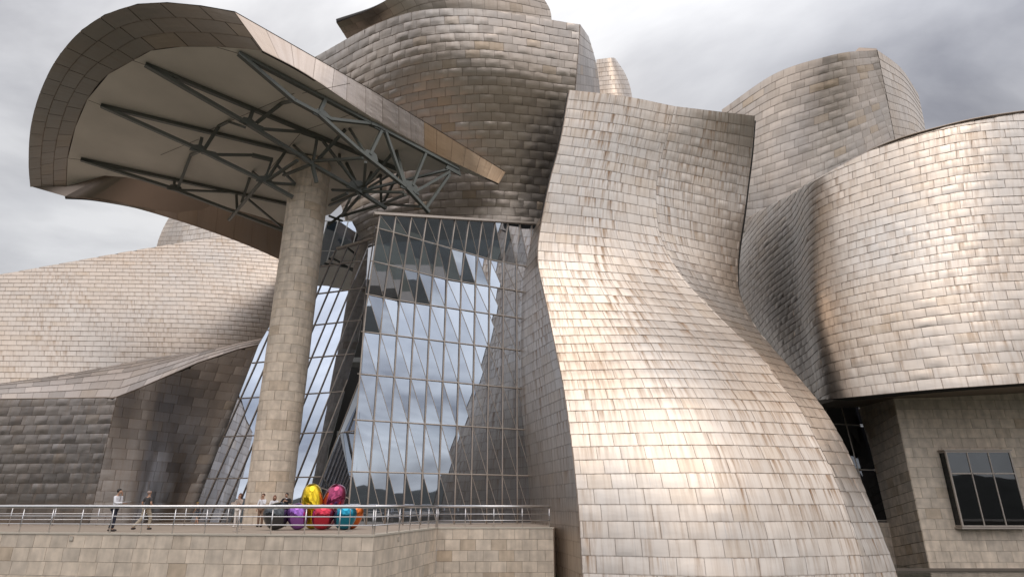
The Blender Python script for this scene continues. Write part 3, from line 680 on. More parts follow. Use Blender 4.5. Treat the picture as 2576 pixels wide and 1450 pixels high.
    g = Geo(); g.box(((xl + xr) / 2, yb + 0.22, (-2.6 + p2[2] - 0.1) / 2), (xr - xl, 0.4, p2[2] + 2.5)); g.fixed('wall_core', M['mortar'], rt)
build_stone_block()

# ================================================================== left-hand volumes
def build_left_wing():
    l0 = curve([(-90, 1040, 43.2), (-90, 860, 47.5), (-90, 705, 52.5)])
    l1 = curve([(150, 1010, 44.0), (150, 850, 48.0), (150, 663, 54)])
    l2 = curve([(350, 985, 45.2), (345, 800, 49.8), (334, 630, 55.5)])
    l3 = curve([(590, 960, 46.8), (580, 800, 50.8), (567, 593, 57.5)])
    l4 = curve([(740, 960, 49.0), (745, 800, 53.0), (752, 570, 59.5)])
    root = thing('titanium_slope', 'long pale titanium slope with rust streaks at the left edge', 'building', base_pt(l2[0]))
    lm = curve([(-520, 1075, 42.4), (-520, 890, 46.6), (-520, 745, 51.4)])
    s = Surf([lm, l0, l1, l2, l3, l4], True, 6.0, None); shell(s, 'slope_body', root, 0.6)
    add_panels(root, make_panels(s, 1.22, 0.74, bulge=0.022, mat='ti_left', seed=21))
build_left_wing()
def build_left_far():
    cur = [curve([(390, 640, 63), (398, 605, 63.2), (410, 575, 63.5), (432, 535, 64)]), curve([(470, 640, 59), (475, 590, 59.4), (485, 520, 60)]), curve([(620, 640, 58.5), (625, 560, 59), (630, 480, 59.6)]), curve([(760, 640, 60), (765, 560, 60.5), (770, 480, 61)])]
    root = thing('titanium_cone', 'pale titanium cone rising behind the left slope below the canopy', 'tower', base_pt(cur[1][0]))
    s = Surf(cur, False); shell(s, 'cone_body', root, 0.5); add_panels(root, make_panels(s, 1.2, 0.72, bulge=0.008, mat='ti_left', seed=22))
build_left_far()
LOWTOP = [(-480, 1011, 42.9), (-90, 1004.5, 41.3), (0, 1003, 41.0), (150, 1001, 40.5), (294, 998, 40.0), (345, 978, 41.1), (400, 954, 42.2), (500, 911, 44.2), (600, 878, 45.8), (662, 864, 46.7)]
def build_low_box():
    up = [(-480, 1030, 44.0), (-90, 978, 45.2), (0, 964, 45.4), (167, 938, 46.3), (350, 905, 47.0), (400, 897, 47.3), (467, 888, 47.6), (540, 878, 48.0), (620, 867, 48.3), (670, 861, 48.4)]
    lo = LOWTOP
    root = thing('titanium_low_block', 'low dark titanium block with a twisted paler roof behind the terrace', 'building', base_pt(Pz(240, 1310, 0)))
    cur = []
    def dense(L_):
        o = []
        for a, b in zip(L_[:-1], L_[1:]): o += [tuple(np.array(a) + (np.array(b) - np.array(a)) * t / 4) for t in range(4)]
        return o + [L_[-1]]
    for a, b in zip(dense(lo), dense(up)):
        pa, pb = Py(*a), Py(*b); m = pa * 0.5 + pb * 0.5; m[2] += 0.45; cur.append([pa, m, pb])
    s = Surf(cur, False); shell(s, 'roof_body', root, 0.08)
    ps = make_panels(s, 1.15, 0.78, bulge=0.006, mat='ti_roof', seed=24, bond=0.0)
    ct = Py(294, 998, 40.0)
    def vertical(pts): return [[np.array((p[0], p[1], -0.05)), p] for p in pts]
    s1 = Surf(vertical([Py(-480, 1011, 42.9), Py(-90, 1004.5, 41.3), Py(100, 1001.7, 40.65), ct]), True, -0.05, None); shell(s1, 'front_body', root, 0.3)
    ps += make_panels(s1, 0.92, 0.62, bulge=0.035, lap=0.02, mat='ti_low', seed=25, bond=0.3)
    s2 = Surf(vertical([ct] + [Py(*p) for p in LOWTOP[5:]]), True, -0.05, None)
    # right face leans with the glass: keep its base nearer the corner
    pts = [Py(*p) for p in LOWTOP[4:]]; bx = [Py(240 + (478 - 240) * k / (len(pts) - 1), 1311, 1) for k in range(len(pts))]
    cv = []
    for k, p in enumerate(pts):
        f = k / (len(pts) - 1); yb = p[1] * (1 - 0.02 * f); r = ray(226 + (478 - 226) * f ** 0.9, 1311); b = np.array((CAMP + r * (yb / r[1]))); b[2] = -0.05; b = np.array((p[0], p[1], -0.05)) if k == 0 else b; cv.append([b, p])
    s2 = Surf(cv, True, -0.05, None); shell(s2, 'side_body', root, 0.3)
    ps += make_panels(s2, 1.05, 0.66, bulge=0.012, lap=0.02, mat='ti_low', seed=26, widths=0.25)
    add_panels(root, ps)
    edge_trim([Py(*p) for p in LOWTOP], 'eave_trim', 0.05, root)
build_low_box()

# ================================================================== terrace
T0, T1, T2, T3 = Pz(-260, 1335.2, 0), Pz(940, 1344, 0), Pz(1100, 1325, 0), Pz(1391, 1324.5, 0)
T0 = T1 + (T0 - T1) * 1.45
def build_terrace():
    g = Geo(); poly = [T0, T1, T2, T3, np.array((2.6, 43, 0)), np.array((-48, 52, 0)), np.array((T0[0], 40, 0))]
    back = [p - (0, 0, 0) for p in poly]
    cen = np.mean(poly, 0); inn = [p + (cen - p) / np.linalg.norm(cen - p) * 0.16 for p in poly]
    g.prism([p + (0, 0, -0.3) for p in inn], (0, 0, 1), 0.296)
    tag(g.obj('terrace_floor', M['floor']), kind='structure')
    wall = thing('terrace_wall', 'pale limestone terrace wall along the water below the railing', 'wall', base_pt((T1 + (0, 0, WATER_Z))))
    for k, (a, b) in enumerate(((T0, T1), (T1, T2), (T2, T3))):
        ex = (b - a); W = np.linalg.norm(ex); ex = ex / W; n = np.cross(ex, (0, 0, 1)); n = n if n[1] < 0 else -n
        off = 0.0
        block_wall(wall, a + (0, 0, -2.665), ex, (0, 0, 1), W, 2.605, 0.80, 0.521, thick=0.03, n_out=n, seed=30 + k, bond=0.13 if k == 0 else 0.5)
        c = Geo(); m = (a + b) / 2
        q = [a - n * 0.022 + ex * 0.06, b - n * 0.022 - ex * 0.06, b - n * 0.5 - ex * 0.06, a - n * 0.5 + ex * 0.06]
        c.prism([p + (0, 0, -2.6) for p in q], (0, 0, 1), 2.5); c.fixed('wall_core', M['mortar'], wall)
        cp = [a + n * 0.03, b + n * 0.03, b - n * 0.42, a - n * 0.42]
        c = Geo(); c.prism([p + (0, 0, -0.06) for p in cp], (0, 0, 1), 0.065 + 0.003 * k); c.fixed('coping', M['cap'], wall)
    e = Geo(); ex = np.array((0.12, 1, 0)); e.prism([T3 + (0, 0.02, -2.6), T3 + ex * 9 + (0, 0, -2.6), T3 + ex * 9 + (-.4, 0, -2.6), T3 + (-.4, 0.13, -2.6)], (0, 0, 1), 2.53); e.fixed('end_wall', M['stone'], wall)
    for px, py, nm in ((180, 1352.5, 'plaque'), (1003, 1354, 'plaque')):
        pass
build_terrace()
def plaque(px, py, a, b, label):
    n = np.cross(b - a, (0, 0, 1)); n /= np.linalg.norm(n); n = n if n[1] < 0 else -n
    p = Ppl(px, py, a + n * 0.012, n); ex = (b - a) / np.linalg.norm(b - a)
    r = thing('wall_plaque', label, 'plaque', base_pt(p - (0, 0, 0.07)))
    g = Geo(); g.prism([p + ex * i + np.array((0, 0, j)) for i, j in ((-.09, -.09), (.09, -.09), (.09, .09), (-.09, .09))], n, 0.02); g.fixed('backplate', M['mullion'], r)
    g = Geo(); g.prism([p + ex * i + np.array((0, 0, j)) + n * 0.02 for i, j in ((-.06, -.07), (.07, -.07), (.07, .06), (-.06, .06))], n, 0.01); g.fixed('face_plate', M['cap'], r)
plaque(180, 1353, T0, T1, 'small square plaque on the terrace wall below the white-shirted man')
plaque(1002, 1354, T1, T2, 'small square plaque on the angled part of the terrace wall')

def railing(name, label, pts, spacing, closed_ends=True, top_r=0.068, tz=1.02):
    root = thing(name, label, 'railing', base_pt(np.array(pts[0]) + (0, 0, 0.005)))
    for a, b in zip(pts[:-1], pts[1:]):
        a, b = np.array(a), np.array(b); L_ = np.linalg.norm(b - a); d = (b - a) / L_
        g = Geo(); g.tube([a + (0, 0, tz), b + (0, 0, tz)], top_r, 12); g.fixed('handrail', M['rail'], root, True)
        for z in (0.33, 0.64):
            g = Geo(); g.tube([a + (0, 0, z), b + (0, 0, z)], 0.022, 8); g.fixed('mid_rail', M['rail'], root, True)
        n = max(1, int(round(L_ / spacing)))
        for k in range(n + 1):
            p = a + d * min(max(L_ * k / n, 0.06), L_ - 0.06); g = Geo(); g.tube([p + (0, 0, 0.0), p + (0, 0, tz - 0.02)], 0.026, 8); g.fixed('post', M['rail'], root, True)
    return root
inset = np.array((0, 0.2, 0.005))
railing('terrace_railing', 'steel tube railing along the front edge of the terrace', [T0 + inset, T1 + inset + (-0.05, 0, 0), T2 + inset + (-0.08, 0, 0), T3 + inset + (-0.12, 0, 0)], 1.44)
railing('rear_railing', 'steel tube railing further back in front of the low dark block', [Pz(-640, 1321, 0), Pz(572, 1321, 0)], 2.4, top_r=0.035)

# ================================================================== stone column
def build_column():
    b = Pz(690, 1319, 0); cy = b[1] + 1.3; cx = Py(669, 1319, cy)[0]; R = 1.37; H = 24.85; nc = 41; ch = H / nc; ns = 7
    root = thing('stone_column', 'tall round limestone column carrying the canopy', 'column', (cx, cy, 0))
    V = []; F = []; seg = 6; ga = 0.006 / R * 2
    a0, a1 = ga, 2 * math.pi / ns - ga
    for (r, z0, z1) in ((R - 0.14, 0.0, ch), (R - 0.007, 0.006, ch - 0.006), (R, 0.014, ch - 0.014)):
        for i in range(seg + 1):
            a = a0 + (a1 - a0) * i / seg; V += [(r * math.cos(a), r * math.sin(a), z0), (r * math.cos(a), r * math.sin(a), z1)]
    w = 2 * (seg + 1)
    for i in range(seg):
        F.append((2 * w + 2 * i, 2 * w + 2 * i + 2, 2 * w + 2 * i + 3, 2 * w + 2 * i + 1))
        for s0, s1 in ((0, w), (w, 2 * w)):
            F.append((s0 + 2 * i, s0 + 2 * i + 2, s1 + 2 * i + 2, s1 + 2 * i)); F.append((s1 + 2 * i + 1, s1 + 2 * i + 3, s0 + 2 * i + 3, s0 + 2 * i + 1))
    for e in (0, 2 * seg):
        for s0, s1 in ((0, w), (w, 2 * w)):
            q = (s0 + e, s1 + e, s1 + e + 1, s0 + e + 1); F.append(q if e == 0 else q[::-1])
    me = bpy.data.meshes.new('stone_block'); me.from_pydata(V, [], F); me.materials.append(M['stone_col']); me.update()
    rng = random.Random(4)
    for c in range(nc):
        for k in range(ns):
            o = bpy.data.objects.new('stone_block', me); COL.objects.link(o); o.parent = root
            o.location = (rng.uniform(-.003, .003), rng.uniform(-.003, .003), c * ch); o.rotation_euler = (0, 0, 2 * math.pi * (k + 0.5 * (c % 2) + 0.13 * (c % 5)) / ns)
    g = Geo(); g.lathe([(R - 0.05, 0.0), (R - 0.05, H)], 40); g.obj('column_core', M['mortar'], root, True)
build_column()

# ================================================================== glass atrium
def clip_poly(poly, a, b):
    """keep the part of 2D poly left of a->b"""
    out = []; n = len(poly); side = lambda p: (b[0] - a[0]) * (p[1] - a[1]) - (b[1] - a[1]) * (p[0] - a[0])
    for i in range(n):
        p, q = poly[i], poly[(i + 1) % n]; sp_, sq = side(p), side(q)
        if sp_ >= 0: out.append(p)
        if sp_ * sq < 0:
            t = sp_ / (sp_ - sq); out.append((p[0] + (q[0] - p[0]) * t, p[1] + (q[1] - p[1]) * t))
    return out
def build_glass():
    A = Py(874, 1300, 36.3); B = Py(1337, 1300, 41.5); A[2] = B[2] = 0
    ex = (B - A); Wd = np.linalg.norm(ex); ex /= Wd; n = np.array((ex[1], -ex[0], 0)); ez = np.array((0, 0, 1.0))
    def bow(s, z):
        zb = 12.4 + 6.9 * max(0, s) / Wd; return 0.31 * max(0.0, z - zb)
    def zat(y):        # height on the left edge that shows at picture row y, lean included
        lo_, hi_ = 0.0, 26.0
        for _ in range(40):
            m_ = (lo_ + hi_) / 2; q_ = project(A + ez * m_ + n * bow(0, m_))[0]
            lo_, hi_ = (m_, hi_) if q_[1] > y else (lo_, m_)
        return lo_
    zs = [zat(y) for y in (574, 657, 740, 834, 940, 1055, 1185)][::-1]; zs = [0.02] + zs
    zl = zat(541); zr = Ppl(1345, 571, A, n)[2]; sr = np.dot(Ppl(1345, 571, A, n) - A, ex)
    top = lambda s: zl + (zr - zl) * s / sr
    root = thing('glass_facade', 'tall upright glass facade of triangular panes beside the sail', 'facade', base_pt((A + B) / 2))
    cw = Wd / 11; nc = 13; rng = random.Random(11)
    P = lambda s, z, o=0.0: A + ex * s + ez * z + n * (o + bow(s, z))
    rows = zs + [None]
    for c in range(nc):
        s0, s1 = c * cw, (c + 1) * cw
        for r in range(len(rows) - 1):
            z0 = rows[r]; zt0, zt1 = (rows[r + 1],) * 2 if rows[r + 1] is not None else (top(s0), top(s1))
            e = 0.025; ll, lr, ur, ul = (s0 + e, z0 + e), (s1 - e, z0 + e), (s1 - e, zt1 - e), (s0 + e, zt0 - e)
            k = rng.uniform(-0.004, 0.004); fold = 0.007
            for tri in ([(*ll, -fold + k), (*lr, 0.008), (*ul, 0.008)], [(*lr, 0.008), (*ur, -0.006 - k), (*ul, 0.008)]):
                g = Geo(); g.prism([P(*q) for q in tri], -n, 0.02); g.fixed('pane', M['glass'], root)
            g = Geo(); g.bar(P(ul[0], ul[1], 0.02), P(lr[0], lr[1], 0.02), 0.028, 0.03, n); g.fixed('glazing_bar', M['mullion'], root)
    for c in range(nc + 1):
        s = c * cw; g = Geo(); g.tube([P(s, top(s) * k / 10, 0.06) for k in range(11)], 0.045, 8); g.fixed('mullion', M['mullion'], root, True)
    for z in rows[:-1]:
        g = Geo(); g.tube([P(-0.15 + (nc * cw + 0.15) * k / 8, z, 0.05) for k in range(9)], 0.04, 8); g.fixed('transom', M['mullion'], root, True)
    g = Geo(); g.bar(P(-0.4, top(-0.4) + .08, 0.05), P(nc * cw, top(nc * cw) + .08, 0.05), 0.3, 0.16); g.fixed('head_beam', M['mullion'], root)
    # ---- leaning facade to the left
    A2, B2, C2 = Py(478, 1311, 45.0), Py(800, 1314, 41.6), Py(921, 739, 42.2)
    n2 = np.cross(B2 - A2, C2 - A2); n2 /= np.linalg.norm(n2); n2 = n2 if n2[1] < 0 else -n2
    h2 = np.cross(n2, (0, 0, 1)); h2 /= np.linalg.norm(h2); h2 = h2 if h2[0] > 0 else -h2
    v2 = np.cross(h2, n2); v2 = v2 if v2[2] > 0 else -v2
    O2 = Ppl(478, 1314, A2, n2); to2 = lambda p: (float(np.dot(p - O2, h2)), float(np.dot(p - O2, v2))); from2 = lambda q, o=0.0: O2 + h2 * q[0] + v2 * q[1] + n2 * o
    px = lambda x, y: to2(Ppl(x, y, A2, n2))
    bnd = [px(478, 1314), px(775, 1318), px(801, 1223), px(907, 949), px(919, 739), px(940, 600), px(848, 626), px(690, 800), px(650, 868)]
    l0, l1 = px(801, 1223), px(907, 949); lean = np.array(l1) - np.array(l0); lean = lean / lean[1]
    rowsv = [0.0] + [px(x, y)[1] for x, y in ((749, 1199), (759, 1089), (773, 990), (783, 899), (794, 817), (804, 738), (824, 668))] + [max(b[1] for b in bnd) + 0.1]
    lw = thing('leaning_glass_wall', 'leaning glass wall with slanted mullions behind the stone column', 'facade', base_pt((A2 + B2) / 2))
    ws = 0.98; i0 = int((min(b[0] for b in bnd) - lean[0] * rowsv[-1]) / ws) - 2; i1 = int(max(b[0] for b in bnd) / ws) + 2
    def clipped(poly):
        for a, b in zip(bnd, bnd[1:] + bnd[:1]):
            poly = clip_poly(poly, a, b)
            if len(poly) < 3: return []
        return poly
    lim = lambda v, i: (l0[0] + lean[0] * (v - l0[1]) + i * ws, v)
    for i in range(-40, 25):
        for r in range(len(rowsv) - 1):
            v0, v1 = rowsv[r] + 0.02, rowsv[r + 1] - 0.02; e = 0.02
            a, b, c, d = lim(v0, i), lim(v0, i + 1), lim(v1, i + 1), lim(v1, i)
            q = clipped([(a[0] + e, a[1]), (b[0] - e, b[1]), (c[0] - e, c[1]), (d[0] + e, d[1])])
            if len(q) < 3: continue
            ar = 0.5 * abs(sum(q[k][0] * q[(k + 1) % len(q)][1] - q[(k + 1) % len(q)][0] * q[k][1] for k in range(len(q))))
            if ar < 0.03: continue
            cx_, cy_ = np.mean([p[0] for p in q]), np.mean([p[1] for p in q]); ta, tb = rng.uniform(-.006, .006), rng.uniform(-.006, .006)
            g = Geo(); g.prism([from2(p, ta * (p[0] - cx_) + tb * (p[1] - cy_)) for p in q], -n2, 0.02); g.fixed('pane', M['glass'], lw)
        q = clipped([(lim(-1, i)[0] - .02, -1), (lim(-1, i)[0] + .02, -1), (lim(40, i)[0] + .02, 40), (lim(40, i)[0] - .02, 40)])
        if len(q) >= 3:
            vs3 = sorted(q, key=lambda p: p[1]); lo_, hi_ = vs3[0], vs3[-1]
            if hi_[1] - lo_[1] > 0.4:
                g = Geo(); g.tube([from2(lo_, 0.05), from2(hi_, 0.05)], 0.04, 6); g.fixed('mullion', M['mullion'], lw, True)
    for v in rowsv[:-1]:
        q = clipped([(-60, v - .02), (60, v - .02), (60, v + .02), (-60, v + .02)])
        if len(q) >= 3:
            xs = sorted(q); g = Geo(); g.tube([from2((xs[0][0], v), 0.05), from2((xs[-1][0], v), 0.05)], 0.04, 6); g.fixed('transom', M['mullion'], lw, True)
    g = Geo(); g.bar(from2(px(848, 626), 0.05), from2(px(940, 600), 0.05), 0.2, 0.14); g.fixed('head_beam', M['mullion'], lw)
    # return between the two facades
    prs = [((889, 1319), (775, 1318)), ((893, 1258), (801, 1223)), ((902, 1080), (853, 1088)), ((908, 949), (907, 949)), ((921, 739), (919, 739)), ((945, 560), (940, 600))]
    rt = thing('glass_return', 'narrow dark glass return between the upright and the leaning facades', 'facade', base_pt((A + B2) / 2))
    L1 = [Ppl(*p, A, n) for p, q in prs]; L2 = [Ppl(*q, A2, n2) for p, q in prs]
    for k in range(len(prs) - 1):
        a, b, c, d = L1[k], L1[k + 1], L2[k + 1], L2[k]
        nn = np.cross(b - a, d - a); nn /= np.linalg.norm(nn); nn = nn if np.dot(nn, CAMP - a) > 0 else -nn
        for tri in ([a, b, c], [a, c, d]):
            g = Geo(); g.prism(tri, -nn, 0.02); g.fixed('pane', M['glass_dark'], rt)
        g = Geo(); g.tube([a, d], 0.04, 6); g.fixed('transom', M['mullion'], rt)
    g = Geo(); g.tube(L2, 0.05, 6); g.fixed('mullion', M['mullion'], rt)
    # sliver of glazing above
    pl = Py(850, 600, 49.5); nn = np.array((0.15, -1, 0.0)); nn /= np.linalg.norm(nn)
    ug = thing('upper_glazing', 'small patch of pale glazing seen between the column and the drum', 'facade', base_pt(Ppl(850, 680, pl, nn)))
    cols = [800, 826, 852, 880, 905]
    for k in range(4):
        for (y0, y1) in ((720, 632), (630, 556)):
            sh = lambda x, y: x + (640 - y) * 0.28
            g = Geo(); g.prism([Ppl(sh(cols[k] + 1, y0), y0, pl, nn), Ppl(sh(cols[k + 1] - 1, y0), y0, pl, nn), Ppl(sh(cols[k + 1] - 1, y1), y1, pl, nn), Ppl(sh(cols[k] + 1, y1), y1, pl, nn)], -nn, 0.02); g.fixed('pane', M['glass'], ug)
        g = Geo(); g.tube([Ppl(cols[k] - 22, 720, pl, nn), Ppl(cols[k] + 24, 556, pl, nn)], 0.045, 6); g.fixed('mullion', M['int_white'], ug)
    for y in (631, 556):
        g = Geo(); g.tube([Ppl(800, y, pl, nn), Ppl(925, y, pl, nn)], 0.045, 6); g.fixed('transom', M['int_white'], ug)
    # interior
    it = thing('atrium_interior', 'dark atrium hall with white steel posts behind the glass facades', 'room', (A[0] - 2, 50, 0))
    g = Geo(); g.box((-7, 56.0, 11), (26, 0.3, 22)); g.fixed('back_wall', M['dark_int'], it)
    g = Geo(); g.box((-7, 50.5, 0.02), (26, 10.5, 0.03)); g.fixed('hall_floor', M['dark_int'], it)
    for (x, y) in ((-6.5, 43), (-2.6, 46), (-10.5, 46.5), (-14.5, 48)):
        g = Geo(); g.tube([(x, y, 0.03), (x + 0.6, y, 20)], 0.28, 12); g.fixed('post', M['int_white'], it, True)
    for z in (6.5, 12.5):
        g = Geo(); g.box((-5, 50.5, z), (18, 2.0, 0.4)); g.fixed('gallery', M['int_white'], it)
build_glass()

# ================================================================== canopy
def build_canopy():
    zi, zo, zb = 25.0, 26.5, 23.6
    inn = [(167, 470), (170, 400), (190, 320), (220, 250), (273, 187), (334, 153), (380, 128), (457, 118), (547, 118), (620, 123), (660, 128)]
    out = [(76, 470), (72, 415), (79, 310), (105, 222), (150, 138), (205, 77), (262, 39), (345, 12), (420, 8), (505, 16), (590, 31)]
    flo = [(660, 128), (755, 178), (921, 287), (1088, 383), (1254, 462)]; fup = [(590, 31), (755, 125), (921, 220), (1088, 320), (1271, 433)]
    bin_ = [(167, 470), (262, 473), (340, 476), (431, 483), (540, 512), (640, 541), (722, 566)]
    bout = [(163, 496), (233, 501), (327, 520), (433, 550), (533, 583), (633, 621), (735, 667)]
    rgt = [(1254, 462), (1155, 429), (1072, 427), (1012, 431), (939, 452), (859, 513), (831, 539)]
    I = [Pz(*p, zi) for p in inn]; O = [Pz(*p, zo) for p in out]; FL = [Pz(*p, zi) for p in flo]; FU = [Pz(*p, zo) for p in fup]
    BI = [Pz(*p, zi) for p in bin_]; BO = [Pz(*p, zb) for p in bout]; R = [Pz(*p, zi) for p in rgt]
    root = thing('entrance_canopy', 'huge curved canopy with pale soffit and steel trusses on one column', 'canopy', base_pt(Pz(790, 375, zi)))
    g = Geo(); loop = I + FL[1:] + R[1:] + BI[::-1][:-1]; lo = [p for p in loop]
    g.add(lo, [tuple(range(len(lo)))]); sf = g.fixed('soffit', M['soffit'], root)
    for (xa, ya, xb, yb) in ((332, 152, 372, 166), (222, 252, 262, 268), (171, 398, 210, 403), (545, 119, 606, 137), (520, 330, 740, 235), (404, 390, 500, 350), (760, 235, 880, 210), (640, 470, 760, 330), (760, 330, 900, 282)):
        A_, B_ = Pz(xa, ya, zi - 0.006), Pz(xb, yb, zi - 0.006); gs = Geo(); gs.bar(A_, B_, 0.035, 0.012); gs.fixed('joint_strip', M['mortar'], root)
    s1 = Surf([[a, b] for a, b in zip(I, O)], False); shell(s1, 'rim_body', root, 0.15)
    ps = make_panels(s1, 2.0, 1.4, bulge=0.012, lap=0.02, gap=0.02, mat='ti_canopy', seed=41, bond=0.4)
    s2 = Surf([[a, b] for a, b in zip(FL, FU)], False); shell(s2, 'fascia_body', root, 0.12)
    fs = make_panels(s2, 1.25, 3.0, bulge=0.014, lap=0.01, mat='ti_fascia', seed=42, bond=0.0, widths=0.2)
    for p in fs:
        if p['c'][0] > 1075: p['mat'] = 'ti_bronze'
    ps += fs
    s3 = Surf([[a, b] for a, b in zip(BO, BI)], False); shell(s3, 'back_body', root, 0.12)
    ps += make_panels(s3, 1.6, 2.6, bulge=0.008, lap=0.01, mat='ti_canopy', seed=43, bond=0.0)
    add_panels(root, ps)
    # roof: low dome over the outline
    ol = O + FU[1:] + [p + (0, 0, 1.2) for p in R[1:]] + [p + (0, 0, 0.02) for p in BO[::-1]]; n = len(ol); c = np.mean(ol, 0); c[2] = 28.2
    V = [p + (0, 0, 0.06) for p in ol] + [c + (p - c) * 0.5 + (0, 0, 0.55) for p in ol] + [c]; F = []
    for i in range(n): F += [(i, (i + 1) % n, n + (i + 1) % n, n + i), (n + i, n + (i + 1) % n, 2 * n)]
    keep(mesh_obj('roof', V, F, M['ti_canopy'], None, True), root)
    g = Geo(); Rr = [p for p in R]; Ru = [FU[-1]] + [p + (0, 0, 1.25) for p in R[1:]]; k = len(R)
    g.add(Rr + Ru, [(i, i + 1, k + i + 1, k + i) for i in range(k - 1)]); g.fixed('rear_fascia', M['ti_canopy'], root)
    # ---- trusses
    z7 = lambda x, y: ((850 + x / 3.2217) / 1.1926, (250 + y / 3.2217) / 1.1926)
    z8 = lambda x, y: ((200 + x / 2.2314) / 1.1926, (100 + y / 2.2314) / 1.1926)
    zc = zi - 0.16
    T = {}
    T['A'] = ([z8(95, 845), z8(720, 965), z8(1130, 1065), z8(1510, 1150)], [z8(95, 848), z8(700, 1035), z8(1480, 1330)])
    T['B'] = ([z8(230, 485), z8(900, 695), z8(1380, 845), z8(1545, 885), z7(300, 720)], [z8(230, 490), z8(880, 775), z8(1310, 985), z8(1510, 1095)])
    T['C'] = ([z8(525, 210), z8(1250, 505), z8(1560, 630), z7(200, 450), z7(380, 520), z7(660, 640), z7(1100, 830)], [z8(525, 215), z8(1200, 600), z8(1562, 820), z7(250, 770), z7(480, 900), z7(760, 1060), z7(985, 1205)])
    T['D'] = ([z8(1150, 135), z7(150, 0), z7(400, 130), z7(850, 370), z7(1360, 640), z7(1690, 830)], [z8(1150, 140), z8(1520, 450), z7(330, 290), z7(720, 640), z7(1180, 1000), z7(1400, 1240)])
    planes = {}
    def bar(a, b, w, h, up=(0, 0, 1), nm='beam'):
        g = Geo(); g.bar(a, b, w, h, up); g.fixed(nm, M['steel_green'], root)
    for k, (tc_, bc) in T.items():
        a, b = Pz(*tc_[0], zc), Pz(*tc_[-1], zc); d = b - a; nn = np.array((d[1], -d[0], 0)); nn /= np.linalg.norm(nn); planes[k] = (a, nn)
        bar(a, b, 0.26, 0.22, nm='top_chord')
        q = [Ppl(*p, a, nn) for p in bc]; q[0] = a
        for u, v in zip(q[:-1], q[1:]): bar(u, v + (v - u) / np.linalg.norm(v - u) * 0.05, 0.26, 0.22, nm='bottom_chord')
    def pt(p, k):
        if k == 's': return Pz(*p, zi - 0.05)
        if isinstance(k, (int, float)): return Py(*p, k)
        return Ppl(*p, *planes[k])
    def web(a, ka, b, kb, w=0.24, nm='web_member'):
        A_, B_ = pt(a, ka), pt(b, kb); bar(A_, B_, w * 0.78, w * 0.62, nm=nm)
    def gusset(p, k, r):
        a, nn = planes[k]; c = pt(p, k); hx = np.cross(nn, (0, 0, 1)); g = Geo()
        g.prism([c + hx * r * x + np.array((0, 0, r * y)) - nn * 0.06 for x, y in ((-1.1, -.35), (1.1, -.35), (.7, .5), (-.2, .75), (-.8, .45))], nn, 0.12); g.fixed('gusset', M['steel_green'], root)
    # inside each truss
    for args in ((z8(725, 970), 'A', z8(715, 1040), 'A', .3), (z8(740, 1048), 'A', z8(1130, 1065), 'A'), (z8(1135, 1070), 'A', z8(1140, 1175), 'A', .3), (z8(1215, 1110), 'A', z8(1460, 1315), 'A'),
                 (z8(905, 700), 'B', z8(885, 778), 'B', .32), (z8(900, 790), 'B', z8(1000, 812), 'B', .36), (z8(1000, 812), 'B', z8(1240, 815), 'B'), (z8(1240, 815), 'B', z8(1380, 848), 'B', .36), (z8(1370, 855), 'B', z8(1325, 985), 'B'), (z8(1400, 875), 'B', z8(1530, 1010), 'B'), (z8(1340, 1000), 'B', z8(1530, 1012), 'B'),
                 (z8(1248, 508), 'C', z8(1215, 600), 'C', .32), (z8(1225, 610), 'C', z8(1310, 640), 'C', .36), (z8(1310, 640), 'C', z7(180, 470), 'C'), (z7(180, 470), 'C', z7(330, 520), 'C', .36), (z7(325, 530), 'C', z7(290, 740), 'C'), (z7(385, 560), 'C', z7(550, 780), 'C'), (z7(540, 760), 'C', z7(720, 1000), 'C'), (z7(270, 750), 'C', z7(320, 960), 'C', .3),
                 (z7(410, 140), 'D', z7(345, 285), 'D', .34), (z7(350, 290), 'D', z7(450, 345), 'D', .36), (z7(440, 345), 'D', z7(840, 390), 'D', .3), (z7(840, 390), 'D', z7(950, 430), 'D', .4), (z7(945, 460), 'D', z7(835, 690), 'D', .3), (z7(985, 470), 'D', z7(1170, 1000), 'D', .3), (z7(1380, 660), 'D', z7(1245, 990), 'D', .28), (z7(1605, 855), 'D', z7(1255, 1055), 'D', .3), (z7(1605, 880), 'D', z7(1380, 1200), 'D', .28)):
        web(*args[:4], *(args[4:] if len(args) > 4 else ()))
    for p, k, r in ((z7(1220, 1010), 'D', .75), (z7(840, 700), 'D', .55), (z7(940, 440), 'D', .5), (z7(1640, 830), 'D', .7), (z7(370, 310), 'D', .55), (z8(1215, 600), 'C', .5), (z8(885, 778), 'B', .5), (z8(725, 1040), 'A', .5), (z7(720, 1010), 'C', .8), (z7(330, 520), 'C', .5), (z8(1325, 985), 'B', .5)):
        gusset(p, k, r)
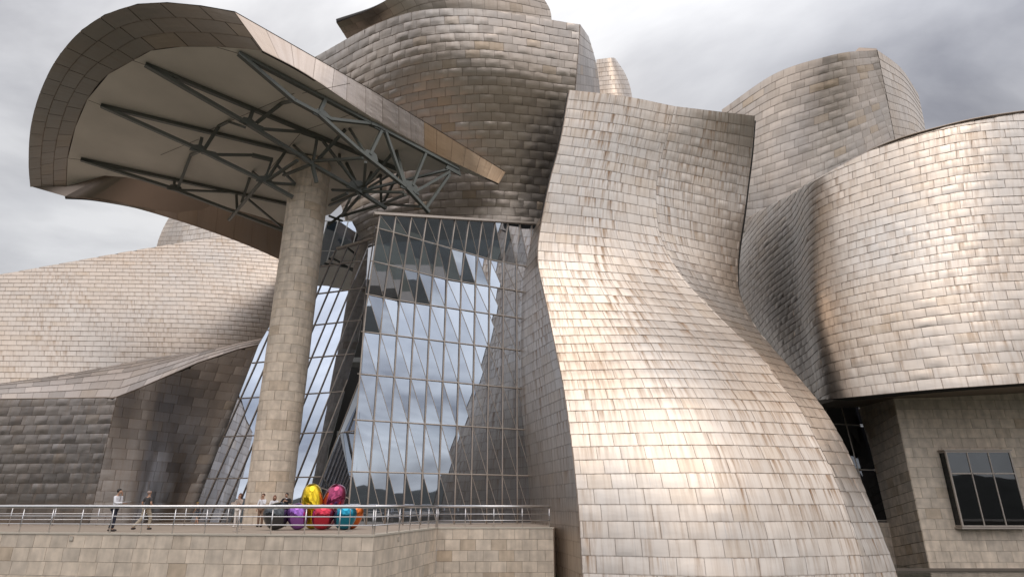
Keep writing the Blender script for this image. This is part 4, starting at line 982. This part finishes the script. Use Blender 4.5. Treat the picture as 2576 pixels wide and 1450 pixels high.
    # between the trusses
    for poly in (([z8(1510, 452), 'D'], [z8(1440, 468), 's'], [z8(1270, 600), 'C']), ([z8(1190, 628), 'C'], [z8(1080, 590), 's'], [z8(1020, 620), 's'], [z8(915, 785), 'B']), ([z8(885, 790), 'B'], [z8(830, 815), 's'], [z8(745, 1035), 'A']),
                 ([z8(1545, 850), 'C'], [z8(1335, 990), 'B']), ([z8(1480, 765), 's'], [z8(1350, 965), 'B']), ([z8(1300, 995), 'B'], [z8(1085, 1250), 'A']), ([z8(1225, 968), 's'], [z8(1170, 1130), 'A']), ([z8(1245, 930), 's'], [z8(1315, 985), 'B']),
                 ([z7(640, 440), 's'], [z7(800, 690), 'D']), ([z7(600, 445), 's'], [z7(335, 735), 'C']), ([z7(1090, 650), 's'], [z7(1175, 970), 'D']), ([z7(1060, 670), 's'], [z7(745, 1035), 'C']), ([z7(290, 752), 'C'], [z7(770, 722), 'D']),
                 ([z7(760, 1045), 'C'], [z7(1160, 1052), 'D']), ([z7(795, 760), 'D'], [z7(775, 1000), 'C']), ([z7(610, 770), 's'], [z7(715, 985), 'C']), ([z7(100, 600), 's'], [z7(255, 740), 'C']), ([z7(250, 790), 'C'], [z7(0, 890), 'B']),
                 ([z7(560, 1285), 46.0], [z7(950, 1165), 44.0]), ([z7(950, 1165), 44.0], [z7(1330, 1190), 'D']), ([z7(560, 1285), 46.0], [z7(740, 1085), 'C']), ([z7(570, 1270), 46.0], [z7(655, 1090), 46.0]), ([z7(430, 1370), 46.0], [z7(570, 1265), 46.0]), ([z7(440, 1280), 46.0], [z7(570, 1330), 46.0]), ([z7(655, 1080), 46.0], [z7(940, 880), 's']), ([z7(1590, 832), 'D'], [z7(760, 1040), 'C']), ([z7(1050, 870), 's'], [z7(830, 1005), 'C']), ([z7(940, 890), 's'], [z7(945, 1165), 44.0]), ([z7(1110, 870), 's'], [z7(960, 1160), 44.0]), ([z7(1180, 1075), 'D'], [z7(950, 1165), 44.0]), ([z7(470, 1030), 'B'], [z7(730, 1040), 'C']), ([z7(470, 1130), 'B'], [z7(620, 1060), 'C']), ([z7(440, 1180), 46], [z7(720, 1060), 'C']), ([z7(850, 860), 's'], [z7(790, 1000), 'C']), ([z7(540, 690), 's'], [z7(545, 780), 'C'])):
        for (a, ka), (b, kb) in zip(poly[:-1], poly[1:]): web(a, ka, b, kb, 0.24, 'cross_brace')
build_canopy()

# ================================================================== glossy rounded pods on the terrace (plain stand-in for a sculpture)
def gloss(name, col):
    m, nt, b, out = new_mat(name); N = nt.nodes.new; L = nt.links.new
    b.inputs['Base Color'].default_value = (*col, 1); b.inputs['Metallic'].default_value = 0.85; b.inputs['Roughness'].default_value = 0.07
    b.inputs['Coat Weight'].default_value = 0.6; b.inputs['Coat Roughness'].default_value = 0.03
    tc = N('ShaderNodeTexCoord'); n = N('ShaderNodeTexNoise'); n.inputs['Scale'].default_value = 1.1; L(tc.outputs['Object'], n.inputs[0])
    bp = N('ShaderNodeBump'); bp.inputs['Strength'].default_value = 0.08; bp.inputs['Distance'].default_value = 0.1; L(n.outputs['Fac'], bp.inputs['Height']); L(bp.outputs[0], b.inputs['Normal'])
    return m
def build_pods():
    z2 = lambda x, y: ((650 + x / 5.152) / 1.1926, (1400 + y / 5.152) / 1.1926)
    D = 30.3; root = thing('pod_sculpture', 'cluster of shiny coloured rounded metal pods standing on the terrace', 'sculpture', base_pt(Py(*z2(1500, 965), D) * np.array((1, 1, 0))))
    # name, colour, bottom px, top px, half width px, depth
    items = [('grey', (0.06, 0.065, 0.07), (960, 968), (880, 575), 195, D - 0.3), ('purple', (0.28, 0.10, 0.42), (1290, 966), (1210, 575), 160, D - 0.15), ('red', (0.55, 0.02, 0.05), (1590, 966), (1690, 575), 175, D - 0.1),
             ('teal', (0.0, 0.22, 0.34), (1930, 960), (2030, 580), 178, D), ('orange', (0.62, 0.13, 0.01), (2060, 940), (2200, 590), 120, D + 1.0), ('yellow', (0.68, 0.46, 0.0), (1480, 955), (1470, 255), 168, D + 0.9), ('magenta', (0.30, 0.03, 0.10), (1660, 955), (1900, 268), 172, D + 1.3)]
    for nm, col, b, t, hw, d in items:
        pb, ptp = Py(*z2(*b), d), Py(*z2(*t), d); pb[2] = 0.0
        ax = ptp - pb; H = np.linalg.norm(ax); ax = ax / H; r = hw / 6.144 * d * 0.94 / 1523
        prof = []; nn_ = 22
        for k in range(nn_ + 1):
            a = math.pi * k / nn_; zz = 0.5 - 0.5 * math.cos(a)
            rr = r * (abs(math.sin(a)) ** 0.72) * (0.86 + 0.20 * zz) ; prof.append((max(rr, 0.004), zz * H))
        g = Geo(); g.lathe(prof, 28)
        q = Vector((0, 0, 1)).rotation_difference(Vector(tuple(ax))).to_matrix()
        V = [np.array(tuple(q @ Vector(v))) + pb for v in g.V]; zmin = min(v[2] for v in V)
        V = [v - (0, 0, zmin - 0.004) for v in V]
        g.V = V; o = g.fixed('pod', gloss('lacquer_' + nm, col), root, True); o['label'] = nm + ' shiny metal pod'
build_pods()

# ================================================================== stanchions
def stanchion(px, py, label):
    p = Pz(px, py, 0.005); r = thing('stanchion', label, 'post', base_pt(p), group='floor stanchions round the pods')
    g = Geo(); g.lathe([(0.16, 0), (0.16, 0.012), (0.03, 0.03)], 16); g.obj('base_plate', M['mullion'], r)
    g = Geo(); g.lathe([(0.016, 0.03), (0.016, 0.86), (0.024, 0.87), (0.024, 0.9)], 10); g.obj('shaft', M['rail'], r, True)
stanchion(594, 1335, 'thin steel stanchion in front of the woman in white trousers, nearest the railing')
stanchion(607, 1330, 'thin steel stanchion just behind the nearest one by the woman in white trousers')
stanchion(877, 1335, 'thin steel stanchion in front of the teal pod')

# ================================================================== people
def skin_mesh(name, verts, edges, mat, parent, sub=2):
    me = bpy.data.meshes.new(name); me.from_pydata([v[:3] for v in verts], edges, []); me.update()
    o = bpy.data.objects.new(name, me); COL.objects.link(o)
    o.modifiers.new('skin', 'SKIN'); o.modifiers['skin'].use_smooth_shade = True; o.modifiers['skin'].branch_smoothing = 0.4
    sv = me.skin_vertices[0].data
    for i, v in enumerate(verts):
        r = v[3]; sv[i].radius = (r, v[4] if len(v) > 4 else r); sv[i].use_root = (i == 0)
    ss = o.modifiers.new('sub', 'SUBSURF'); ss.levels = sub; ss.render_levels = sub
    dg = bpy.context.evaluated_depsgraph_get(); nm = bpy.data.meshes.new_from_object(o.evaluated_get(dg)); nm.name = name
    o.modifiers.clear(); o.data = nm; nm.materials.clear(); nm.materials.append(mat)
    nm.polygons.foreach_set('use_smooth', [True] * len(nm.polygons)); o.parent = parent
    return o
def blob(name, c, r, mat, parent, cut=None, n=12):
    V = []; F = []; m = 8
    for j in range(m + 1):
        th = math.pi * j / m
        for i in range(n):
            a = 2 * math.pi * i / n; x, y, z = math.sin(th) * math.cos(a), math.sin(th) * math.sin(a), math.cos(th)
            V.append((c[0] + r[0] * x, c[1] + r[1] * y, c[2] + r[2] * z))
    for j in range(m):
        for i in range(n): F.append((j * n + i, (j + 1) * n + i, (j + 1) * n + (i + 1) % n, j * n + (i + 1) % n))
    if cut: V = [cut(v) for v in V]
    return mesh_obj(name, V, F, mat, parent, True)
MSK = {}
def cloth(name, col, rough=0.85):
    if name not in MSK: MSK[name] = simple(name, col, rough, noise=0.12, scale=9)
    return MSK[name]
SKIN = simple('skin', (0.42, 0.24, 0.16), 0.55, noise=0.08, scale=8)
def person(label, px, py, h, rz, top, bottom, hair, shoe, arms=None, legs=None, sleeve='long', long_hair=False, hair_style='short', bottom_len='long', bow=0.0, female=False, lean=0.0, turn=0.0, collar=None):
    """facing +y in local space; rz turns the figure. arms: ((elbow),(hand)) for left(-x) and right(+x)"""
    k = h / 1.75; root = thing('person', label, 'person', base_pt(Pz(px, py, 0.003)), rz)
    root.scale = (k, k, k); w = 0.92 if female else 1.0
    arms = arms or {}; legs = legs or {}
    hip = {-1: (-0.095, 0, 0.93), 1: (0.095, 0, 0.93)}
    leg = {s_: legs.get(s_, ((0.1 * s_, 0.02, 0.50), (0.1 * s_, -0.02, 0.085))) for s_ in (-1, 1)}
    sh = {s_: (0.185 * w * s_, lean * 0.9, 1.425) for s_ in (-1, 1)}
    arm = {s_: arms.get(s_, ((0.25 * s_ * w, -0.02, 1.13), (0.25 * s_ * w, 0.06, 0.88))) for s_ in (-1, 1)}
    y = lambda t: lean * t
    hd = np.array((0, y(1.0) + 0.02 + bow * 0.10, 1.60 - bow * 0.04))
    V = [(0, 0, 0.96, .125, .10), (0, y(.3), 1.10, .115, .09), (0, y(.65), 1.27, .135, .10), (0, y(.9), 1.40, .12, .085), (0, y(1), 1.49, .052), (hd[0], hd[1], hd[2], .062, .075), (hd[0], hd[1] + 0.005, hd[2] + 0.075, .076, .092), (hd[0], hd[1] - 0.005, hd[2] + 0.125, .055, .068),
         (0, hd[1] + 0.105, hd[2] + 0.045, .014), (-0.082, hd[1] - 0.005, hd[2] + 0.05, .016), (0.082, hd[1] - 0.005, hd[2] + 0.05, .016)]
    E = [(0, 1), (1, 2), (2, 3), (3, 4), (4, 5), (5, 6), (6, 7), (6, 8), (6, 9), (6, 10)]
    for s_ in (-1, 1):
        el, ha = np.array(arm[s_][0]), np.array(arm[s_][1]); b = len(V)
        d = ha - el; d /= np.linalg.norm(d); side = np.cross(d, (0, 1, 0.2)); side /= np.linalg.norm(side) + 1e-9; inn = np.cross(d, side)
        V += [(*sh[s_], .06), (*el, .042), (*(el + (ha - el) * 0.95), .027), (*(ha + d * 0.055), .036, .022)]
        E += [(3, b), (b, b + 1), (b + 1, b + 2), (b + 2, b + 3)]
        for f in range(4):
            o = (f - 1.5) * 0.019; q = ha + d * 0.085 + side * o; L_ = (0.045, 0.055, 0.052, 0.04)[f]; n = len(V)
            V += [(*q, .0095), (*(q + d * L_ * .6 + inn * 0.012), .0085), (*(q + d * L_ + inn * 0.035), .0075)]; E += [(b + 3, n), (n, n + 1), (n + 1, n + 2)]
        n = len(V); q = ha + d * 0.03 + side * 0.038 * s_; V += [(*q, .011), (*(q + d * 0.035 + side * 0.02 * s_ + inn * .015), .009)]; E += [(b + 3, n), (n, n + 1)]
        kn, an = leg[s_]; b = len(V)
        V += [(*hip[s_], .095), (*kn, .058), (*(np.array(kn) * .55 + np.array(an) * .45 + (0, -0.02, 0)), .055), (*an, .038), (an[0], an[1] + 0.12, an[2] - 0.045, .036, .026)]
        E += [(0, b), (b, b + 1), (b + 1, b + 2), (b + 2, b + 3), (b + 3, b + 4)]
    skin_mesh('body', V, E, SKIN, root, 1)
    # top
    TV = [(0, 0, 0.92 if sleeve != 'tucked' else 0.98, .150, .122), (0, y(.3), 1.10, .140, .112), (0, y(.65), 1.27, .155, .120), (0, y(.9), 1.40, .135, .100), (0, y(.97), 1.462, .072)]
    TE = [(0, 1), (1, 2), (2, 3), (3, 4)]
    for s_ in (-1, 1):
        el, ha = np.array(arm[s_][0]), np.array(arm[s_][1]); b = len(TV); S_ = np.array(sh[s_])
        if sleeve == 'short': TV += [(*S_, .074), (*(S_ + (el - S_) * 0.75), .062)]; TE += [(3, b), (b, b + 1)]
        else: TV += [(*S_, .074), (*el, .058), (*(el + (ha - el) * 0.88), .042)]; TE += [(3, b), (b, b + 1), (b + 1, b + 2)]
    skin_mesh('top', TV, TE, top, root, 1)
    # trousers / shorts / skirt
    BV = [(0, 0, 1.00, .142, .115)]; BE = []
    for s_ in (-1, 1):
        kn, an = np.array(leg[s_][0]), np.array(leg[s_][1]); b = len(BV)
        if bottom_len == 'short': BV += [(*hip[s_], .115), (*(np.array(hip[s_]) * .2 + kn * .8), .095)]; BE += [(0, b), (b, b + 1)]
        else: BV += [(*hip[s_], .112), (*kn, .080), (*(an + (0, -0.01, 0.01)), .066)]; BE += [(0, b), (b, b + 1), (b + 1, b + 2)]
    skin_mesh('trousers' if bottom_len == 'long' else 'shorts', BV, BE, bottom, root, 1)
    for s_ in (-1, 1):
        an = leg[s_][1]
        blob('shoe', (an[0], an[1] + 0.055, an[2] - 0.035), (0.048, 0.135, 0.052), shoe, root, cut=lambda v, z=an[2] - 0.08: (v[0], v[1], max(v[2], z)))
    c = hd + (0, -0.012, 0.075)
    if hair_style == 'bald': blob('hair', tuple(c + (0, -0.03, -0.02)), (0.089, 0.085, 0.075), hair, root)
    elif hair_style == 'cap':
        blob('cap', tuple(c + (0, 0.0, 0.03)), (0.092, 0.11, 0.075), hair, root, cut=lambda v: (v[0], v[1], max(v[2], c[2] + 0.01)))
        g = Geo(); g.prism([(-.07, hd[1] + .06, c[2] + .012), (.07, hd[1] + .06, c[2] + .012), (.05, hd[1] + .18, c[2] - .005), (-.05, hd[1] + .18, c[2] - .005)], (0, 0, 1), 0.012); g.obj('cap_peak', hair, root)
    elif long_hair:
        def cut(v):
            f = max(0.0, min(1.0, (c[2] - 0.02 - v[2]) / 0.16)); yy = v[1] if v[1] < c[1] + 0.03 else c[1] + 0.03 + (v[1] - c[1] - 0.03) * (1 - f) * 0.5
            return (v[0] * (1 + 0.12 * f), min(yy, c[1] + 0.085) - 0.015 * f, v[2])
        blob('hair', tuple(c + (0, -0.025, -0.035)), (0.106, 0.110, 0.165), hair, root, cut=cut)
    else:
        blob('hair', tuple(c + (0, -0.022, 0.018)), (0.093, 0.105, 0.092), hair, root, cut=lambda v: (v[0], v[1] if v[2] > c[2] + 0.025 else min(v[1], c[1] + 0.02), v[2]))
    eye = cloth('eye_dark', (0.02, 0.015, 0.012), 0.3)
    for s_ in (-1, 1): blob('eye', (0.03 * s_, hd[1] + 0.083, hd[2] + 0.065), (0.010, 0.008, 0.007), eye, root, n=6)
    blob('mouth', (0, hd[1] + 0.082, hd[2] + 0.0), (0.022, 0.008, 0.006), cloth('lip', (0.30, 0.10, 0.08), 0.5), root, n=6)
    if collar is not None: blob('collar', (0, y(.97) + 0.04, 1.455), (0.062, 0.065, 0.04), collar, root, n=10)
    return root
R_ = math.radians
WHITE, NAVY, CHAR, KHAKI = cloth('white_cotton', (0.72, 0.71, 0.74)), cloth('navy_wool', (0.018, 0.02, 0.035)), cloth('charcoal_jersey', (0.055, 0.05, 0.05)), cloth('khaki_cotton', (0.36, 0.30, 0.23))
BLACK, BEIGE, CREAM, BROWN = cloth('black_wool', (0.015, 0.013, 0.014)), cloth('beige_knit', (0.40, 0.32, 0.27)), cloth('cream_cotton', (0.66, 0.60, 0.55)), cloth('brown_cotton', (0.20, 0.12, 0.08))
HB, HBR, HG, DENIM, LEA = cloth('black_hair', (0.012, 0.010, 0.010), 0.5), cloth('brown_hair', (0.09, 0.035, 0.02), 0.5), cloth('grey_hair', (0.30, 0.22, 0.19), 0.7), cloth('denim', (0.07, 0.085, 0.11)), cloth('dark_leather', (0.03, 0.02, 0.017), 0.5)
person('person in white shirt and dark trousers walking right with papers', 277, 1335, 1.76, R_(-82), WHITE, NAVY, HB, LEA,
       arms={1: ((0.24, 0.06, 1.16), (0.17, 0.40, 1.17)), -1: ((-0.23, 0.12, 1.16), (-0.10, 0.14, 1.52))}, legs={1: ((0.08, 0.10, 0.51), (0.08, 0.10, 0.085)), -1: ((-0.09, 0.02, 0.50), (-0.09, -0.10, 0.085))}, sleeve='tucked', bow=0.5)
person('person in dark grey polo and khaki trousers striding away with back turned', 359, 1331, 1.74, R_(-22), CHAR, KHAKI, HG, LEA,
       arms={1: ((0.29, -0.06, 1.15), (0.24, 0.16, 1.06)), -1: ((-0.29, -0.08, 1.15), (-0.25, 0.14, 1.05))}, legs={1: ((0.12, 0.20, 0.52), (0.14, 0.16, 0.085)), -1: ((-0.12, -0.06, 0.50), (-0.20, -0.40, 0.10))}, sleeve='short', hair_style='bald', bow=-0.2)
person('child in dark T-shirt, grey shorts and yellowish cap bending forward', 493, 1319, 1.27, R_(75), CHAR, DENIM, cloth('mustard_cap', (0.30, 0.20, 0.06)), BLACK,
       arms={1: ((0.23, 0.10, 1.16), (0.16, 0.30, 0.98)), -1: ((-0.23, 0.10, 1.16), (-0.14, 0.32, 0.98))}, legs={1: ((0.1, 0.16, 0.50), (0.1, 0.20, 0.085)), -1: ((-0.1, -0.06, 0.50), (-0.1, -0.24, 0.09))}, sleeve='short', bottom_len='short', hair_style='cap', lean=0.10, bow=0.6)
person('person in beige top and cream trousers with a hand raised to the chin', 593, 1325, 1.64, R_(172), BEIGE, CREAM, HBR, CREAM,
       arms={1: ((0.25, 0.10, 1.16), (-0.02, 0.20, 1.20)), -1: ((-0.20, 0.14, 1.18), (-0.05, 0.17, 1.50))}, long_hair=True, female=True)
person('person in white top and brown trousers against the column, hand at mouth', 652, 1324, 1.65, R_(175), WHITE, BROWN, HBR, LEA,
       arms={1: ((0.24, 0.02, 1.15), (0.20, 0.14, 0.95)), -1: ((-0.20, 0.14, 1.18), (-0.04, 0.17, 1.50))}, female=True)
person('person in white blouse with long auburn hair looking down beside the grey pod', 682, 1324, 1.58, R_(200), WHITE, NAVY, cloth('auburn_hair', (0.15, 0.05, 0.025), 0.5), LEA,
       arms={1: ((0.24, 0.08, 1.15), (0.06, 0.30, 1.12)), -1: ((-0.24, 0.08, 1.15), (-0.06, 0.30, 1.12))}, long_hair=True, female=True, bow=0.9, lean=0.04)
person('person in black jumper over a white collar with both hands at the chest', 713, 1323, 1.72, R_(178), BLACK, NAVY, HB, LEA,
       arms={1: ((0.30, 0.10, 1.20), (0.08, 0.22, 1.32)), -1: ((-0.30, 0.10, 1.20), (-0.08, 0.22, 1.32))}, bow=0.8, collar=WHITE)
def held():
    b = Pz(277, 1335, 0); r = thing('paper_sheets', 'white paper sheets held by the walking person in a white shirt', 'paper', base_pt(b + (0.5, -0.14, 1.19)))
    g = Geo(); g.prism([(-.10, -.11, 0), (.17, -.09, .02), (.17, .12, .03), (-.10, .10, .01)], (0, 0, 1), 0.012); g.obj('sheet', WHITE, r)
    g = Geo(); g.prism([(-.08, -.09, 0.016), (.19, -.11, .036), (.20, .09, .046), (-.07, .12, .026)], (0, 0, 1), 0.006); g.obj('sheet', WHITE, r)
    b = Pz(585, 1325, 0); r = thing('clutch_bag', 'small pale clutch bag under the arm of the person in beige', 'bag', base_pt(b + (-0.02, -0.2, 1.09)))
    g = Geo(); g.hexa([(-.15, -.03, -.02), (.13, -.03, .03), (.13, .03, .03), (-.15, .03, -.02), (-.14, -.02, .12), (.12, -.02, .17), (.12, .02, .17), (-.14, .02, .12)]); g.obj('bag_body', CREAM, r)
    g = Geo(); g.hexa([(-.14, -.04, .05), (.125, -.04, .10), (.125, -.031, .10), (-.14, -.031, .05), (-.14, -.035, .125), (.12, -.035, .175), (.12, -.021, .175), (-.14, -.021, .125)]); g.obj('flap', BEIGE, r)
held()
